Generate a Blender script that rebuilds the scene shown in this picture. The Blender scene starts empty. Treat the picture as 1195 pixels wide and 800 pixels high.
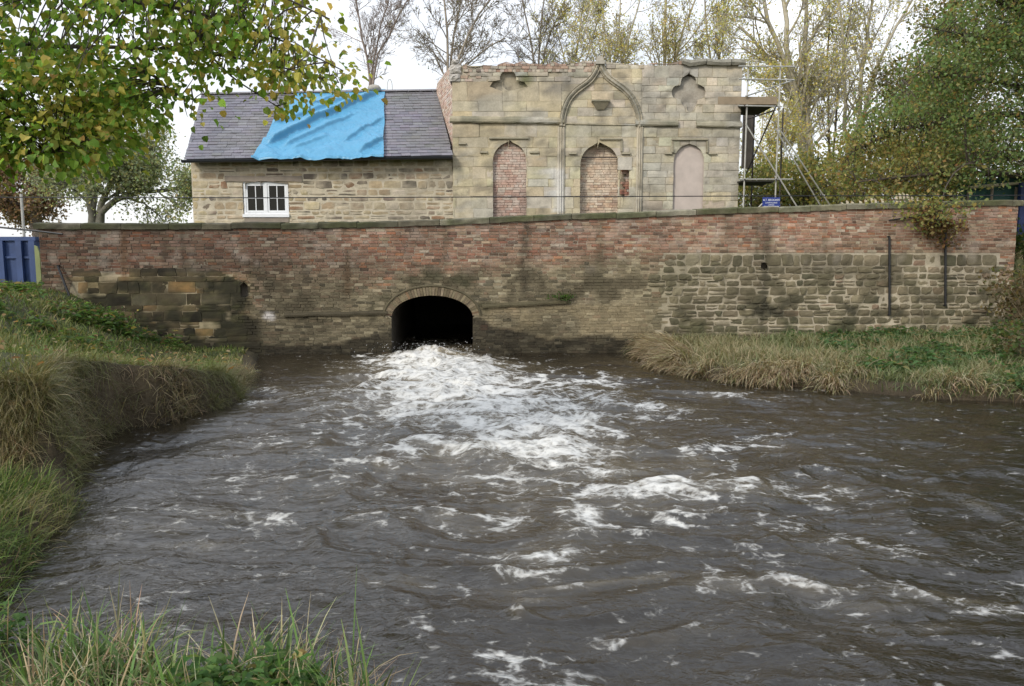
import bpy, math
import numpy as np
from mathutils import Vector, Matrix

R = np.random.default_rng(7)
scene = bpy.context.scene
C = scene.collection
rad = math.radians

# ------------------------------------------------------------------ camera
F_PX, CX, CY = 896.25, 597.5, 400.0
PITCH = rad(6.7)
CAM = np.array([0.0, 0.0, 2.36])
cam_d = bpy.data.cameras.new('camera')
cam_d.lens = 27.0; cam_d.sensor_width = 36.0; cam_d.clip_end = 2000; cam_d.clip_start = 0.05
cam_o = bpy.data.objects.new('camera', cam_d); C.objects.link(cam_o)
cam_o.location = CAM; cam_o.rotation_euler = (rad(90) - PITCH, 0, 0)
scene.camera = cam_o

def ray(px, py):
    """direction of sight of a measured point of the photograph (forward component 1)"""
    X = (np.asarray(px, float) - CX) / F_PX; U = (CY - np.asarray(py, float)) / F_PX
    return np.stack([X, math.cos(PITCH) + U * math.sin(PITCH), -math.sin(PITCH) + U * math.cos(PITCH)], -1)
def at_y(px, py, Y):
    d = ray(px, py); return CAM + d * (np.asarray(Y, float) / d[..., 1])[..., None]
def at_z(px, py, Z):
    d = ray(px, py); return CAM + d * ((Z - CAM[2]) / d[..., 2])[..., None]

# ------------------------------------------------------------------ noise
def _hash(ix, iy, seed):
    h = (ix.astype(np.int64) * 374761393 + iy.astype(np.int64) * 668265263 + seed * 974634777) & 0xFFFFFFFF
    h = ((h ^ (h >> 13)) * 1274126177) & 0xFFFFFFFF
    h = ((h ^ (h >> 16)) * 2246822519) & 0xFFFFFFFF
    return ((h ^ (h >> 15)) & 0xFFFFFF) / float(0xFFFFFF)
def vnoise(x, y, seed=0):
    x = np.asarray(x, float); y = np.asarray(y, float)
    ix = np.floor(x); iy = np.floor(y); fx = x - ix; fy = y - iy
    fx = fx * fx * fx * (fx * (fx * 6 - 15) + 10); fy = fy * fy * fy * (fy * (fy * 6 - 15) + 10)
    a = _hash(ix, iy, seed); b = _hash(ix + 1, iy, seed); c = _hash(ix, iy + 1, seed); d = _hash(ix + 1, iy + 1, seed)
    return (a * (1 - fx) + b * fx) * (1 - fy) + (c * (1 - fx) + d * fx) * fy
def fbm(x, y, o=4, seed=0, g=.5):
    s = 0; a = 1; t = 0
    for i in range(o):
        s = s + a * vnoise(x * 2 ** i + 17.3 * i, y * 2 ** i - 9.1 * i, seed + i); t += a; a *= g
    return s / t
def sstep(a, b, x):
    t = np.clip((np.asarray(x, float) - a) / (b - a), 0, 1); return t * t * (3 - 2 * t)
def lerp(a, b, t):
    return a + (b - a) * t
def mixc(c, target, f):
    return c + (np.asarray(target, float) - c) * np.asarray(f)[..., None]

# ------------------------------------------------------------------ meshes
ORIGIN = {}
class MB:
    """collects vertices, faces and a colour per vertex; build() links them as ONE mesh object"""
    def __init__(s): s.v = []; s.f = []; s.c = []; s.n = 0
    def add(s, V, F, col=(.5, .5, .5)):
        V = np.asarray(V, float).reshape(-1, 3)
        F = np.asarray(F, np.int64)
        s.v.append(V); s.f.append(F + s.n)
        c = np.asarray(col, float)
        s.c.append(np.broadcast_to(c, V.shape).copy() if c.ndim == 1 else c); s.n += len(V)
    def box(s, lo, hi, col=(.5, .5, .5), xf=None):
        x0, y0, z0 = lo; x1, y1, z1 = hi
        V = np.array([[x0,y0,z0],[x1,y0,z0],[x1,y1,z0],[x0,y1,z0],[x0,y0,z1],[x1,y0,z1],[x1,y1,z1],[x0,y1,z1]], float)
        if xf is not None: V = xf(V)
        s.add(V, BOXF, col)
    def tube(s, P, r, sides=6, col=(.5, .5, .5), cap=False):
        P = np.asarray(P, float); k = len(P); r = np.broadcast_to(np.asarray(r, float), (k,))
        T = np.gradient(P, axis=0); T /= np.linalg.norm(T, axis=1)[:, None] + 1e-9
        ref = np.array([0, 0, 1.0]) if abs(T[0][2]) < .9 else np.array([1.0, 0, 0])
        A = np.cross(T, ref); A /= np.linalg.norm(A, axis=1)[:, None] + 1e-9
        B = np.cross(T, A)
        a = np.linspace(0, 2 * np.pi, sides, endpoint=False)
        V = P[:, None] + r[:, None, None] * (np.cos(a)[None, :, None] * A[:, None] + np.sin(a)[None, :, None] * B[:, None])
        i = np.arange(k - 1)[:, None] * sides; j = np.arange(sides)[None]; j2 = (j + 1) % sides
        Fq = np.stack([i + j, i + j2, i + sides + j2, i + sides + j], -1).reshape(-1, 4)
        s.add(V.reshape(-1, 3), Fq, col)
        if cap:
            s.f.append(np.array([list(range(sides))[::-1]]) + s.n - k * sides)
            s.f.append(np.array([list(range((k - 1) * sides, k * sides))]) + s.n - k * sides)
    def grid(s, V, col=(.5, .5, .5)):
        n, m = V.shape[:2]
        i = np.arange(n - 1)[:, None] * m; j = np.arange(m - 1)[None]
        Fq = np.stack([i + j, i + j + 1, i + m + j + 1, i + m + j], -1).reshape(-1, 4)
        c = np.asarray(col, float)
        s.add(V.reshape(-1, 3), Fq, c.reshape(-1, 3) if c.ndim == 3 else c)
    def build(s, name, mat, parent=None, smooth=False, base=None, stain=None):
        V = np.concatenate(s.v); c = np.concatenate(s.c)
        if stain is not None: c = stain(V, c)
        o0 = ORIGIN[parent.name] if parent is not None else (np.asarray(base, float) if base is not None else np.zeros(3))
        V = V - o0
        me = bpy.data.meshes.new(name)
        loops = np.concatenate([f.reshape(-1) for f in s.f]); tot = np.concatenate([np.full(len(f), f.shape[1]) for f in s.f])
        me.vertices.add(len(V)); me.vertices.foreach_set('co', V.astype(np.float32).reshape(-1))
        me.loops.add(len(loops)); me.loops.foreach_set('vertex_index', loops.astype(np.int32))
        me.polygons.add(len(tot)); st = np.concatenate([[0], np.cumsum(tot)[:-1]])
        me.polygons.foreach_set('loop_start', st.astype(np.int32))
        me.polygons.foreach_set('use_smooth', np.full(len(tot), bool(smooth)))
        at = me.attributes.new('Col', 'FLOAT_COLOR', 'POINT')
        at.data.foreach_set('color', np.concatenate([np.clip(c, 0, 1), np.ones((len(c), 1))], 1).astype(np.float32).reshape(-1))
        me.update(calc_edges=True); me.validate()
        if mat is not None: me.materials.append(mat)
        o = bpy.data.objects.new(name, me); C.objects.link(o)
        if parent is not None: o.parent = parent
        elif base is not None: o.location = base
        ORIGIN[o.name] = o0
        return o
BOXF = np.array([[0,3,2,1],[4,5,6,7],[0,1,5,4],[1,2,6,5],[2,3,7,6],[3,0,4,7]])

def tag(o, label=None, cat=None, group=None, kind=None):
    if label: o['label'] = label
    if cat: o['category'] = cat
    if group: o['group'] = group
    if kind: o['kind'] = kind
    return o
def thing(name, loc, label, cat, group=None):
    o = bpy.data.objects.new(name, None); C.objects.link(o); o.location = loc; o.empty_display_size = .2
    ORIGIN[o.name] = np.asarray(loc, float)
    return tag(o, label, cat, group)

class Frame:
    """an upright plane: u runs along it, d out of it towards the river, z up"""
    def __init__(s, x, y, slope=0.0):
        n = math.hypot(1, slope); s.c, s.s = 1 / n, slope / n; s.o = np.array([x, y])
    def w(s, u, d, z):
        u, d, z = np.broadcast_arrays(np.asarray(u, float), np.asarray(d, float), np.asarray(z, float))
        return np.stack([s.o[0] + u * s.c + d * s.s, s.o[1] + u * s.s - d * s.c, z], -1)
    def W(s, V): return s.w(V[..., 0], V[..., 1], V[..., 2])
    def px(s, px, py):
        d = ray(px, py); n = np.array([s.s, -s.c])
        t = ((s.o - CAM[:2]) @ n) / (d[..., :2] @ n)
        P = CAM + d * t[..., None]
        return (P[..., :2] - s.o) @ np.array([s.c, s.s]), P[..., 2]
    def u(s, px, py=300): return s.px(px, py)[0]
    def z(s, px, py): return s.px(px, py)[1]

# ------------------------------------------------------------------ materials
def new_mat(name):
    m = bpy.data.materials.new(name); m.use_nodes = True
    nt = m.node_tree; nt.nodes.clear()
    out = nt.nodes.new('ShaderNodeOutputMaterial')
    return m, nt, out
def N(nt, typ, **kw):
    n = nt.nodes.new(typ)
    for k, v in kw.items():
        if k in n.inputs.keys() if isinstance(k, str) else False: n.inputs[k].default_value = v
        else: setattr(n, k, v)
    return n
def L(nt, a, b): nt.links.new(a, b)
def math_n(nt, op, a, b=None, clamp=False):
    n = nt.nodes.new('ShaderNodeMath'); n.operation = op; n.use_clamp = clamp
    for i, x in enumerate((a, b)):
        if x is None: continue
        if isinstance(x, (int, float)): n.inputs[i].default_value = x
        else: nt.links.new(x, n.inputs[i])
    return n.outputs[0]
def noise_n(nt, vec, scale, detail=4, rough=.55, dist=0.0):
    n = nt.nodes.new('ShaderNodeTexNoise'); n.inputs['Scale'].default_value = scale; n.inputs['Detail'].default_value = detail
    n.inputs['Roughness'].default_value = rough; n.inputs['Distortion'].default_value = dist
    if vec is not None: nt.links.new(vec, n.inputs['Vector'])
    return n.outputs['Fac']
def maprange(nt, v, a, b, c, d):
    n = nt.nodes.new('ShaderNodeMapRange'); n.inputs[1].default_value = a; n.inputs[2].default_value = b
    n.inputs[3].default_value = c; n.inputs[4].default_value = d; nt.links.new(v, n.inputs[0]); return n.outputs[0]
def mix_col(nt, fac, a, b, mode='MIX'):
    n = nt.nodes.new('ShaderNodeMix'); n.data_type = 'RGBA'; n.blend_type = mode
    for s, x in ((n.inputs[0], fac), (n.inputs[6], a), (n.inputs[7], b)):
        if isinstance(x, (int, float)): s.default_value = x
        elif isinstance(x, (tuple, list)): s.default_value = (*x, 1) if len(x) == 3 else x
        else: nt.links.new(x, s)
    return n.outputs[2]

def mat_col(name, rough=.9, var=.35, scale=14.0, bump=.25, bdist=.01, spec=.3, metallic=0.0, fine=60.0, tint=None):
    """colour from the mesh, broken up by two scales of noise, with a fine bump"""
    m, nt, out = new_mat(name)
    p = nt.nodes.new('ShaderNodeBsdfPrincipled'); L(nt, p.outputs[0], out.inputs[0])
    a = nt.nodes.new('ShaderNodeAttribute'); a.attribute_name = 'Col'
    tc = nt.nodes.new('ShaderNodeTexCoord')
    n1 = noise_n(nt, tc.outputs['Object'], scale, 5, .6); n2 = noise_n(nt, tc.outputs['Object'], fine, 3, .6)
    f = math_n(nt, 'ADD', maprange(nt, n1, .25, .75, 1 - var, 1 + var), maprange(nt, n2, .25, .75, -var * .5, var * .5))
    cb = nt.nodes.new('ShaderNodeCombineColor')
    for i in range(3): L(nt, f, cb.inputs[i])
    c = mix_col(nt, 1.0, a.outputs['Color'], cb.outputs[0], 'MULTIPLY')
    if tint is not None:
        t = maprange(nt, noise_n(nt, tc.outputs['Object'], tint[1], 4, .6), tint[2], tint[3], 0, tint[4])
        c = mix_col(nt, t, c, tint[0])
    L(nt, c, p.inputs['Base Color'])
    p.inputs['Roughness'].default_value = rough; p.inputs['Specular IOR Level'].default_value = spec; p.inputs['Metallic'].default_value = metallic
    if bump > 0:
        b = nt.nodes.new('ShaderNodeBump'); b.inputs['Strength'].default_value = bump; b.inputs['Distance'].default_value = bdist
        L(nt, math_n(nt, 'ADD', n1, n2), b.inputs['Height']); L(nt, b.outputs[0], p.inputs['Normal'])
    return m
def mat_leaf(name, trans=.35, rough=.55):
    m, nt, out = new_mat(name)
    a = nt.nodes.new('ShaderNodeAttribute'); a.attribute_name = 'Col'
    p = nt.nodes.new('ShaderNodeBsdfPrincipled'); p.inputs['Roughness'].default_value = rough; p.inputs['Specular IOR Level'].default_value = .3
    t = nt.nodes.new('ShaderNodeBsdfTranslucent'); mx = nt.nodes.new('ShaderNodeMixShader'); mx.inputs[0].default_value = trans
    L(nt, a.outputs['Color'], p.inputs['Base Color'])
    br = mix_col(nt, 1.0, a.outputs['Color'], (1.75, 1.7, 1.0), 'MULTIPLY'); L(nt, br, t.inputs['Color'])
    L(nt, p.outputs[0], mx.inputs[1]); L(nt, t.outputs[0], mx.inputs[2]); L(nt, mx.outputs[0], out.inputs[0])
    return m
def mat_plain(name, col, rough=.5, metallic=0.0, var=.15, scale=8.0, spec=.5, bump=.08):
    m, nt, out = new_mat(name)
    p = nt.nodes.new('ShaderNodeBsdfPrincipled'); L(nt, p.outputs[0], out.inputs[0])
    tc = nt.nodes.new('ShaderNodeTexCoord'); n1 = noise_n(nt, tc.outputs['Object'], scale, 5, .6)
    c = mix_col(nt, n1, tuple(x * (1 - var) for x in col), tuple(min(1, x * (1 + var)) for x in col)); L(nt, c, p.inputs['Base Color'])
    p.inputs['Roughness'].default_value = rough; p.inputs['Metallic'].default_value = metallic; p.inputs['Specular IOR Level'].default_value = spec
    if bump:
        b = nt.nodes.new('ShaderNodeBump'); b.inputs['Strength'].default_value = bump; b.inputs['Distance'].default_value = .01
        L(nt, n1, b.inputs['Height']); L(nt, b.outputs[0], p.inputs['Normal'])
    return m

M = dict(
    brick=mat_col('weathered_brick', var=.3, scale=9, fine=45, bump=.5),
    stone=mat_col('weathered_stone', var=.26, scale=6, fine=38, bump=.5),
    ashlar=mat_col('ashlar_stone', var=.26, scale=3.2, fine=21, bump=.5),
    slate=mat_col('roof_slate', rough=.6, var=.09, scale=5, bump=.3, spec=.5),
    coping=mat_col('mossy_coping', var=.35, scale=7, bump=.6),
    bark=mat_col('tree_bark', var=.3, scale=6, bump=.6),
    leaf=mat_leaf('leaf', .5), grassm=mat_leaf('grass_blade', .25, .6),
    soil=mat_col('bank_soil', var=.45, scale=3, fine=20, bump=.9, bdist=.05),
    tarp=mat_plain('blue_tarpaulin', (.095, .30, .47), .42, var=.16, scale=2.2),
    black=mat_plain('black_iron', (.012, .012, .013), .5),
    gutter=mat_plain('black_gutter', (.02, .022, .028), .4),
    white=mat_plain('white_paint', (.74, .75, .76), .45, var=.06),
    glass=mat_plain('dark_glass', (.012, .012, .010), .08, var=.3, spec=.22, bump=.02),
    tube=mat_plain('galvanised_tube', (.42, .41, .37), .5, .3, var=.35),
    tubedark=mat_plain('dark_tube', (.06, .05, .045), .6, .2),  # darker tube for rear standards, transoms and some braces
    board=mat_plain('scaffold_board', (.27, .21, .14), .85, var=.35, scale=5),
    boarddark=mat_plain('dark_board', (.05, .045, .038), .85, var=.3),  # darker board for the decks and the block behind the window
    pink=mat_plain('pink_primed_board', (.50, .425, .375), .8, var=.22, scale=3.5),
    blue=mat_plain('skip_blue', (.035, .065, .165), .6, var=.5, scale=2.5),
    signblue=mat_plain('sign_blue', (.010, .028, .19), .4, var=.1),
    navy=mat_plain('navy_panel', (.012, .022, .085), .5), yellow=mat_plain('lime_plastic', (.22, .25, .10), .6, var=.2),
    green=mat_plain('green_sheeting', (.022, .075, .066), .7, var=.35, scale=2),
    paleg=mat_plain('pale_timber', (.52, .45, .32), .8, var=.2),
    sack=mat_plain('grey_sacking', (.36, .33, .28), .9, var=.3, scale=12, bump=.5),
    lead=mat_plain('ridge_tile', (.20, .19, .20), .7, var=.25),
    wood=mat_plain('grey_oak', (.24, .20, .16), .85, var=.35, scale=6, bump=.4),
)
# ------------------------------------------------------------------ masonry
def masonry(mb, courses, u0, u1, length, joint, prot, colour, rng, openings=(), zone=None, nu=2, nz=2, bulge=0.0, bev=.006,
            depth=.03, wob=0.0, clip=None, rnd=0.0, split=0.0):
    """coursed blocks (u, d, z): every block a real raised face with bevelled sides, cut round the openings"""
    for ci, (z0, z1) in enumerate(courses):
        zc = (z0 + z1) / 2
        a = u0 - rng.uniform(0, 1) * length(rng, ci)
        while a < u1:
            l = length(rng, ci); b = a + l
            aa, bb = max(a, u0), min(b, u1); a = b
            if bb - aa < joint + .015: continue
            if zone is not None and not zone((aa + bb) / 2, zc): continue
            j = joint / 2
            if split and z1 - z0 > .13 and rng.random() < split:
                zm = z0 + (z1 - z0) * rng.uniform(.38, .62)
                for q0, q1 in ((z0, zm), (zm, z1)): masonry(mb, [(q0, q1)], aa, bb, lambda r, i: 9.0, joint, prot, colour, rng, openings, None, nu, nz, bulge * .7, bev, depth, wob, clip, rnd)
                continue
            zs = np.linspace(z0 + j, z1 - j, nz)
            if wob: zs = zs + rng.normal(0, wob * .5)
            Lx = np.full(nz, aa + j); Rx = np.full(nz, bb - j)
            if wob: Lx = Lx + rng.normal(0, wob) * np.linspace(-1, 1, nz); Rx = Rx + rng.normal(0, wob) * np.linspace(-1, 1, nz)
            pieces = [(Lx, Rx)]
            for op in openings:
                ol, orr, oc = op(zs)
                nxt = []
                for (l_, r_) in pieces:
                    has = ~np.isnan(ol)
                    if not has.any() or not ((r_ > np.where(has, ol, 1e9)) & (l_ < np.where(has, orr, -1e9))).any():
                        nxt.append((l_, r_)); continue
                    lim1 = np.where(has, ol, oc); lim2 = np.where(has, orr, oc)
                    nxt.append((l_, np.minimum(r_, lim1))); nxt.append((np.maximum(l_, lim2), r_))
                pieces = nxt
            base = colour((aa + bb) / 2, zc, rng)
            for (l_, r_) in pieces:
                r_ = np.maximum(r_, l_)
                if (r_ - l_).max() < .02: continue
                t = np.linspace(0, 1, nu)
                U = l_[:, None] + (r_ - l_)[:, None] * t[None]
                Z = np.repeat(zs[:, None], nu, 1)
                pr = prot(rng)
                D = np.full_like(U, pr)
                if bulge:
                    s_ = np.sin(np.pi * np.linspace(0, 1, nz))[:, None] * np.sin(np.pi * t)[None]
                    D = D + bulge * s_ + rng.normal(0, bulge * .25, U.shape)
                    U = U + rng.normal(0, wob * .35, U.shape); Z = Z + rng.normal(0, wob * .35, U.shape)
                if rnd:
                    zt_ = np.abs(np.linspace(-1, 1, nz))[:, None] ** 3; ut_ = np.abs(np.linspace(-1, 1, nu))[None] ** 3; uc_, zc_ = U.mean(), Z.mean()
                    U = uc_ + (U - uc_) * (1 - rnd * zt_ * min(1, .16 / max(.05, np.ptp(U)))); Z = zc_ + (Z - zc_) * (1 - rnd * ut_)
                D = D + rng.normal(0, .0015) * (t - .5)[None] * 2
                if clip is not None: Z = np.minimum(Z, clip(U))
                # border pushed back to make the sides
                Ub, Zb, Db = U.copy(), Z.copy(), D.copy()
                V = np.stack([U, D, Z], -1)
                n0 = nu * nz
                idx = np.concatenate([np.arange(nu), np.arange(1, nz) * nu + nu - 1, (nz - 1) * nu + np.arange(nu - 2, -1, -1), np.arange(nz - 2, 0, -1) * nu])
                ring = V.reshape(-1, 3)[idx].copy()
                cen = ring.mean(0)
                off = np.sign(ring - cen) * bev; off[:, 1] = -depth
                ring = ring + off
                k = len(idx)
                i = np.arange(nz - 1)[:, None] * nu; jn = np.arange(nu - 1)[None]
                Fq = np.stack([i + jn, i + jn + 1, i + nu + jn + 1, i + nu + jn], -1).reshape(-1, 4)
                q = np.arange(k); q2 = (q + 1) % k
                Fs = np.stack([n0 + q, n0 + q2, idx[q2], idx[q]], -1)
                mb.add(np.concatenate([V.reshape(-1, 3), ring]), np.concatenate([Fq, Fs]), base)

def even_courses(z0, z1, h):
    n = max(1, round((z1 - z0) / h)); e = np.linspace(z0, z1, n + 1); return list(zip(e[:-1], e[1:]))
def rand_courses(z0, z1, lo, hi, rng):
    e = [z0]
    while e[-1] < z1 - lo: e.append(e[-1] + rng.uniform(lo, hi))
    e[-1] = z1; return list(zip(e[:-1], e[1:]))
def pick(pal, rng, jit=.12):
    w = np.array([p[0] for p in pal]); c = np.array(pal[rng.choice(len(pal), p=w / w.sum())][1:])
    return np.clip(c * (1 + rng.normal(0, jit)) * (1 + rng.normal(0, .018, 3)), .01, .9)
def frame_stain(fr, V, c, fn):
    P = V[:, :2] - fr.o
    u = P @ np.array([fr.c, fr.s]); return np.clip(fn(u, V[:, 2], c), .006, .85)
def sheet(mb, fr, u0, u1, z0, z1, d, col, step, openings=(), clip=None):
    """the mortar bed behind the blocks, with the same openings"""
    masonry(mb, even_courses(z0, z1, step), u0, u1, lambda r, i: step, 0, lambda r: d, lambda u, z, r: np.array(col), R, openings, nz=4, bev=0, depth=.005, clip=clip)

RED_BRICK = [(6, .265, .148, .098), (5, .285, .178, .120), (4, .345, .232, .165), (1.6, .15, .095, .065), (1.8, .32, .235, .155), (1.2, .39, .315, .235), (2, .25, .12, .075), (1.2, .34, .155, .085)]
TAN_BRICK = [(4, .27, .21, .13), (3, .21, .165, .10), (2, .33, .26, .17), (1.3, .27, .16, .10), (1.5, .14, .12, .08), (1, .38, .33, .24)]
RUBBLE = [(4, .185, .155, .095), (3, .145, .125, .075), (2, .23, .19, .12), (1.4, .10, .092, .055), (.6, .23, .15, .10), (.7, .29, .25, .17)]
OLD_BLOCK = [(3, .19, .145, .080), (2.5, .125, .095, .052), (2.4, .060, .048, .026), (1.6, .27, .205, .115), (1.3, .44, .38, .27), (1.2, .11, .105, .070), (2.2, .024, .021, .013), (.9, .28, .17, .07)]

# ================================================================== the retaining wall
WF = Frame(0, 18.0, .05)
_tp = np.array([(-40, 259), (45, 259.5), (160, 260.5), (270, 260), (400, 259), (500, 256.5), (600, 252), (700, 248.5), (865, 242), (1000, 237.5), (1100, 235), (1186, 233)])
_tu, _tz = WF.px(_tp[:, 0], _tp[:, 1])
def coping_top(u): return np.interp(u, _tu, _tz)
COPH = .13
def brick_top(u): return coping_top(u) - COPH + .01
WU0, WU1 = float(WF.u(47, 300)), float(WF.u(1184, 300))
def wz(py, px=600): return float(WF.z(px, py))
def wu(px, py=330): return float(WF.u(px, py))
# culvert mouth
AL, AR = wu(457, 390), wu(552, 390); AC, AH = (AL + AR) / 2, (AR - AL) / 2
ZS, ZA = wz(370, 505), wz(344.5, 505)
def culvert_open(zs):
    t = np.clip((zs - ZS) / (ZA - ZS), 0, 1); h = AH * np.sqrt(np.clip(1 - t ** 2.0, 0, 1)); ok = zs < ZA
    return np.where(ok, AC - h, np.nan), np.where(ok, AC + h, np.nan), AC
def ring_open(th):
    def f(zs):
        t = np.clip((zs - ZS) / (ZA + th - ZS), 0, 1); h = np.where(zs < ZS, AH, (AH + th * .75) * np.sqrt(np.clip(1 - t ** 2, 0, 1))); ok = zs < ZA + th
        return np.where(ok, AC - h, np.nan), np.where(ok, AC + h, np.nan), AC
    return f
def rect_open(px0, px1, py0, py1):
    a, b = wu(px0, py0), wu(px1, py0); z0, z1 = wz(py1, px0), wz(py0, px0)
    def f(zs):
        ok = (zs > z0) & (zs < z1)
        return np.where(ok, a, np.nan), np.where(ok, b, np.nan), (a + b) / 2
    return f
holes = [rect_open(280, 289, 329, 346), rect_open(888, 896, 306, 314)]
# which masonry where (measured on the wall itself)
uL0, uL1 = wu(86), wu(283); zLtop = wz(318, 180); zbase = -.9
uR0, uR1 = wu(748), wu(1166); zRtop = wz(296, 950)
def in_left_stone(u, z):
    return uL0 < u < uL1 + .75 * (vnoise(z * 3.3, 1.5, 3) - .5) - .12 * max(0, (z - .9)) and z < zLtop + .30 * (vnoise(u * 1.7, 4.2, 15) - .55) or (u <= uL0 and z < wz(362, 70))
def in_right_stone(u, z):
    e = uR0 + 1.3 * (vnoise(z * 3.1, 2.2, 5) - .5)
    return e < u < uR1 + .2 * (vnoise(z * 6, .3, 8) - .5) and z < zRtop or (u >= uR1 and z < wz(330, 1175))
def wall_stain(u, z, c):
    n1 = fbm(u * .9, z * 1.4, 4, 11); n2 = fbm(u * 2.7 + 3, z * 3.1, 4, 23); n3 = fbm(u * 6, z * 1.2, 3, 31); n4 = fbm(u * 9, z * 9, 3, 77)
    zu = z + (n1 - .5) * .5
    ctr = sstep(wu(255), wu(330), u) * (1 - sstep(wu(1000), wu(1150), u) * .6)
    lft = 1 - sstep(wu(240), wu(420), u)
    # algae: lower half goes olive
    zm = np.interp(u, [wu(60), wu(300), wu(420), wu(560), wu(700), wu(800), wu(1180)], [wz(322), wz(318), wz(322), wz(312), wz(300), wz(292), wz(280)])
    ol = sstep(.40, -.30, zu - zm) * lerp(.55, .85, ctr) * sstep(.15, .6, n2 + .15)
    ol = ol * (1 - .55 * sstep(wu(745), wu(790), u))
    g = c.mean(1, keepdims=True)
    c = c * (1 - ol[:, None]) + (g * np.array([1.10, .93, .58]) * .86) * ol[:, None]
    # red fades with height in patches
    c = c * (.80 + .62 * (n1 - .3))[:, None]
    c = mixc(c, (.085, .07, .042), .8 * sstep(.50, .64, n2 * .6 + fbm(u * .5 + 3, z * 2.2, 3, 37) * .4) * sstep(wz(285), wz(330), z))
    # left part darker with slight mottling, plus an even ramp brightening rightwards
    left_dark = lft * sstep(.3, .75, n2 * .6 + .25 + .25 * sstep(wz(300), wz(330), z) * 0 + .15)
    c = c * (1 - .30 * left_dark)[:, None] * np.interp(u, [wu(45), wu(300), wu(500), wu(760), wu(1000)], [.62, .70, .90, 1.05, 1.14])[:, None]
    lime = sstep(.56, .78, n2) * sstep(wz(325), wz(300), z) * .35
    c = mixc(c, (.42, .36, .30), lime)
    # dark growth over the arch and along the stone
    dx = (u - AC); r = np.sqrt(dx ** 2 + ((z - ZS) * 1.35) ** 2)
    arch = np.exp(-((r - AH - .38) / .22) ** 2) * sstep(ZS - .2, ZS + .25, z) * sstep(.35, .6, n2)
    c = mixc(c, (.052, .050, .026), .75 * arch)
    # wet foot of the wall
    foot = np.interp(u, [wu(250), wu(330), wu(400), wu(450), wu(556), wu(575), wu(640), wu(690), wu(745), wu(800)],
                     [wz(395), wz(402), wz(398), wz(385), wz(368), wz(382), wz(394), wz(391), wz(394), wz(420)])
    wet = sstep(.05, -.05, z - foot + (n2 - .5) * .22) * (1 - sstep(wu(742), wu(775), u))
    c = c * (1 - .72 * wet)[:, None]
    tan = sstep(.05, -.03, z - wz(356)) * (1 - wet) * sstep(wu(556), wu(575), u) * (1 - sstep(wu(735), wu(770), u)) * sstep(.35, .5, n1 + .05)
    c = mixc(c, (.27, .215, .125), tan * .5)
    stone = sstep(wu(735), wu(775), u) * (z < zRtop)
    c = mixc(c, (.115, .105, .058), .42 * stone * sstep(.38, .62, n1 * .5 + n2 * .5 + .10 * sstep(wu(900), wu(760), u)))
    # run-off streaks
    for px, w, s, t, y1 in ((147, .06, .75, (.10, .055, .028), 330), (330, .05, .5, (.07, .05, .03), 345), (700, .08, .55, (.10, .085, .05), 400), (520, .06, .5, (.08, .06, .035), 335), (845, .07, .45, (.10, .085, .05), 400), (960, .05, .4, (.10, .08, .05), 300), (195, .05, .7, (.055, .04, .025), 335), (216, .04, .6, (.06, .045, .03), 330), (405, .07, .8, (.085, .055, .03), 345),
                        (612, .09, .8, (.055, .045, .028), 345), (573, .04, .3, (.18, .16, .12), 335), (478, .03, .4, (.10, .07, .05), 318), (892, .10, .6, (.05, .045, .028), 400), (1101, .08, .45, (.07, .055, .035), 310), (880, .05, .45, (.10, .085, .05), 395)):
        k = np.exp(-((u - wu(px) + (n1 - .5) * .10) / (w * 1.35)) ** 2) * sstep(.22, .5, n3) * sstep(wz(y1) - .15, wz(y1) + .15, z)
        c = mixc(c, t, s * k)
    # black moss on the left stone
    inl = sstep(wu(80), wu(90), u) * (1 - sstep(wu(285), wu(300), u)) * sstep(zLtop + .02, zLtop - .02, z)
    c = c * (1 + .62 * inl[:, None] * np.array([1.05, .95, .72]))
    lf = sstep(wu(75), wu(100), u) * (1 - sstep(wu(290), wu(310), u)) * sstep(zLtop + .03, zLtop - .05, z)
    mo = sstep(.48, .58, n1 * .35 + n2 * .65 + .12 * (wz(350) - z)) * lf
    c = mixc(c, (.020, .019, .010), .9 * mo); c = mixc(c, (.075, .072, .028), .35 * lf * sstep(.5, .7, n4))
    hole_run = np.exp(-((u - wu(292)) / .16) ** 2) * sstep(wz(335), wz(345), z) * sstep(.3, .5, n2)
    c = mixc(c, (.028, .023, .014), .8 * hole_run)
    sp = np.exp(-(((u - wu(313)) / .17) ** 2 + ((z - wz(369, 313)) / .12) ** 2) * (1.4 - n2)) ; c = mixc(c, (.60, .56, .53), np.clip(sp * 1.5 - .45 + (n4 - .5), 0, .9))
    # right rubble: black crust at its foot
    rr = sstep(wu(770), wu(820), u) * sstep(wz(330), wz(362), z) * sstep(.55, .66, n2 * .6 + n1 * .4 + .03)
    c = mixc(c, (.03, .028, .018), .75 * rr)
    c = mixc(c, (.10, .11, .045), .4 * sstep(wz(365), wz(395), z) * sstep(wu(745), wu(770), u) * sstep(.4, .6, n2))
    return c
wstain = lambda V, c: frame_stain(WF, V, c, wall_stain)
CORNER = WF.w(WU0, 0, 0)
wall = thing('retaining_wall', tuple(WF.w(AC, 0, -.0)), 'long low red brick and stone river wall with an arched culvert mouth and mossy coping', 'wall')
bricks = MB(); rng = np.random.default_rng(3)
ring_op = ring_open(.20)
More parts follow.
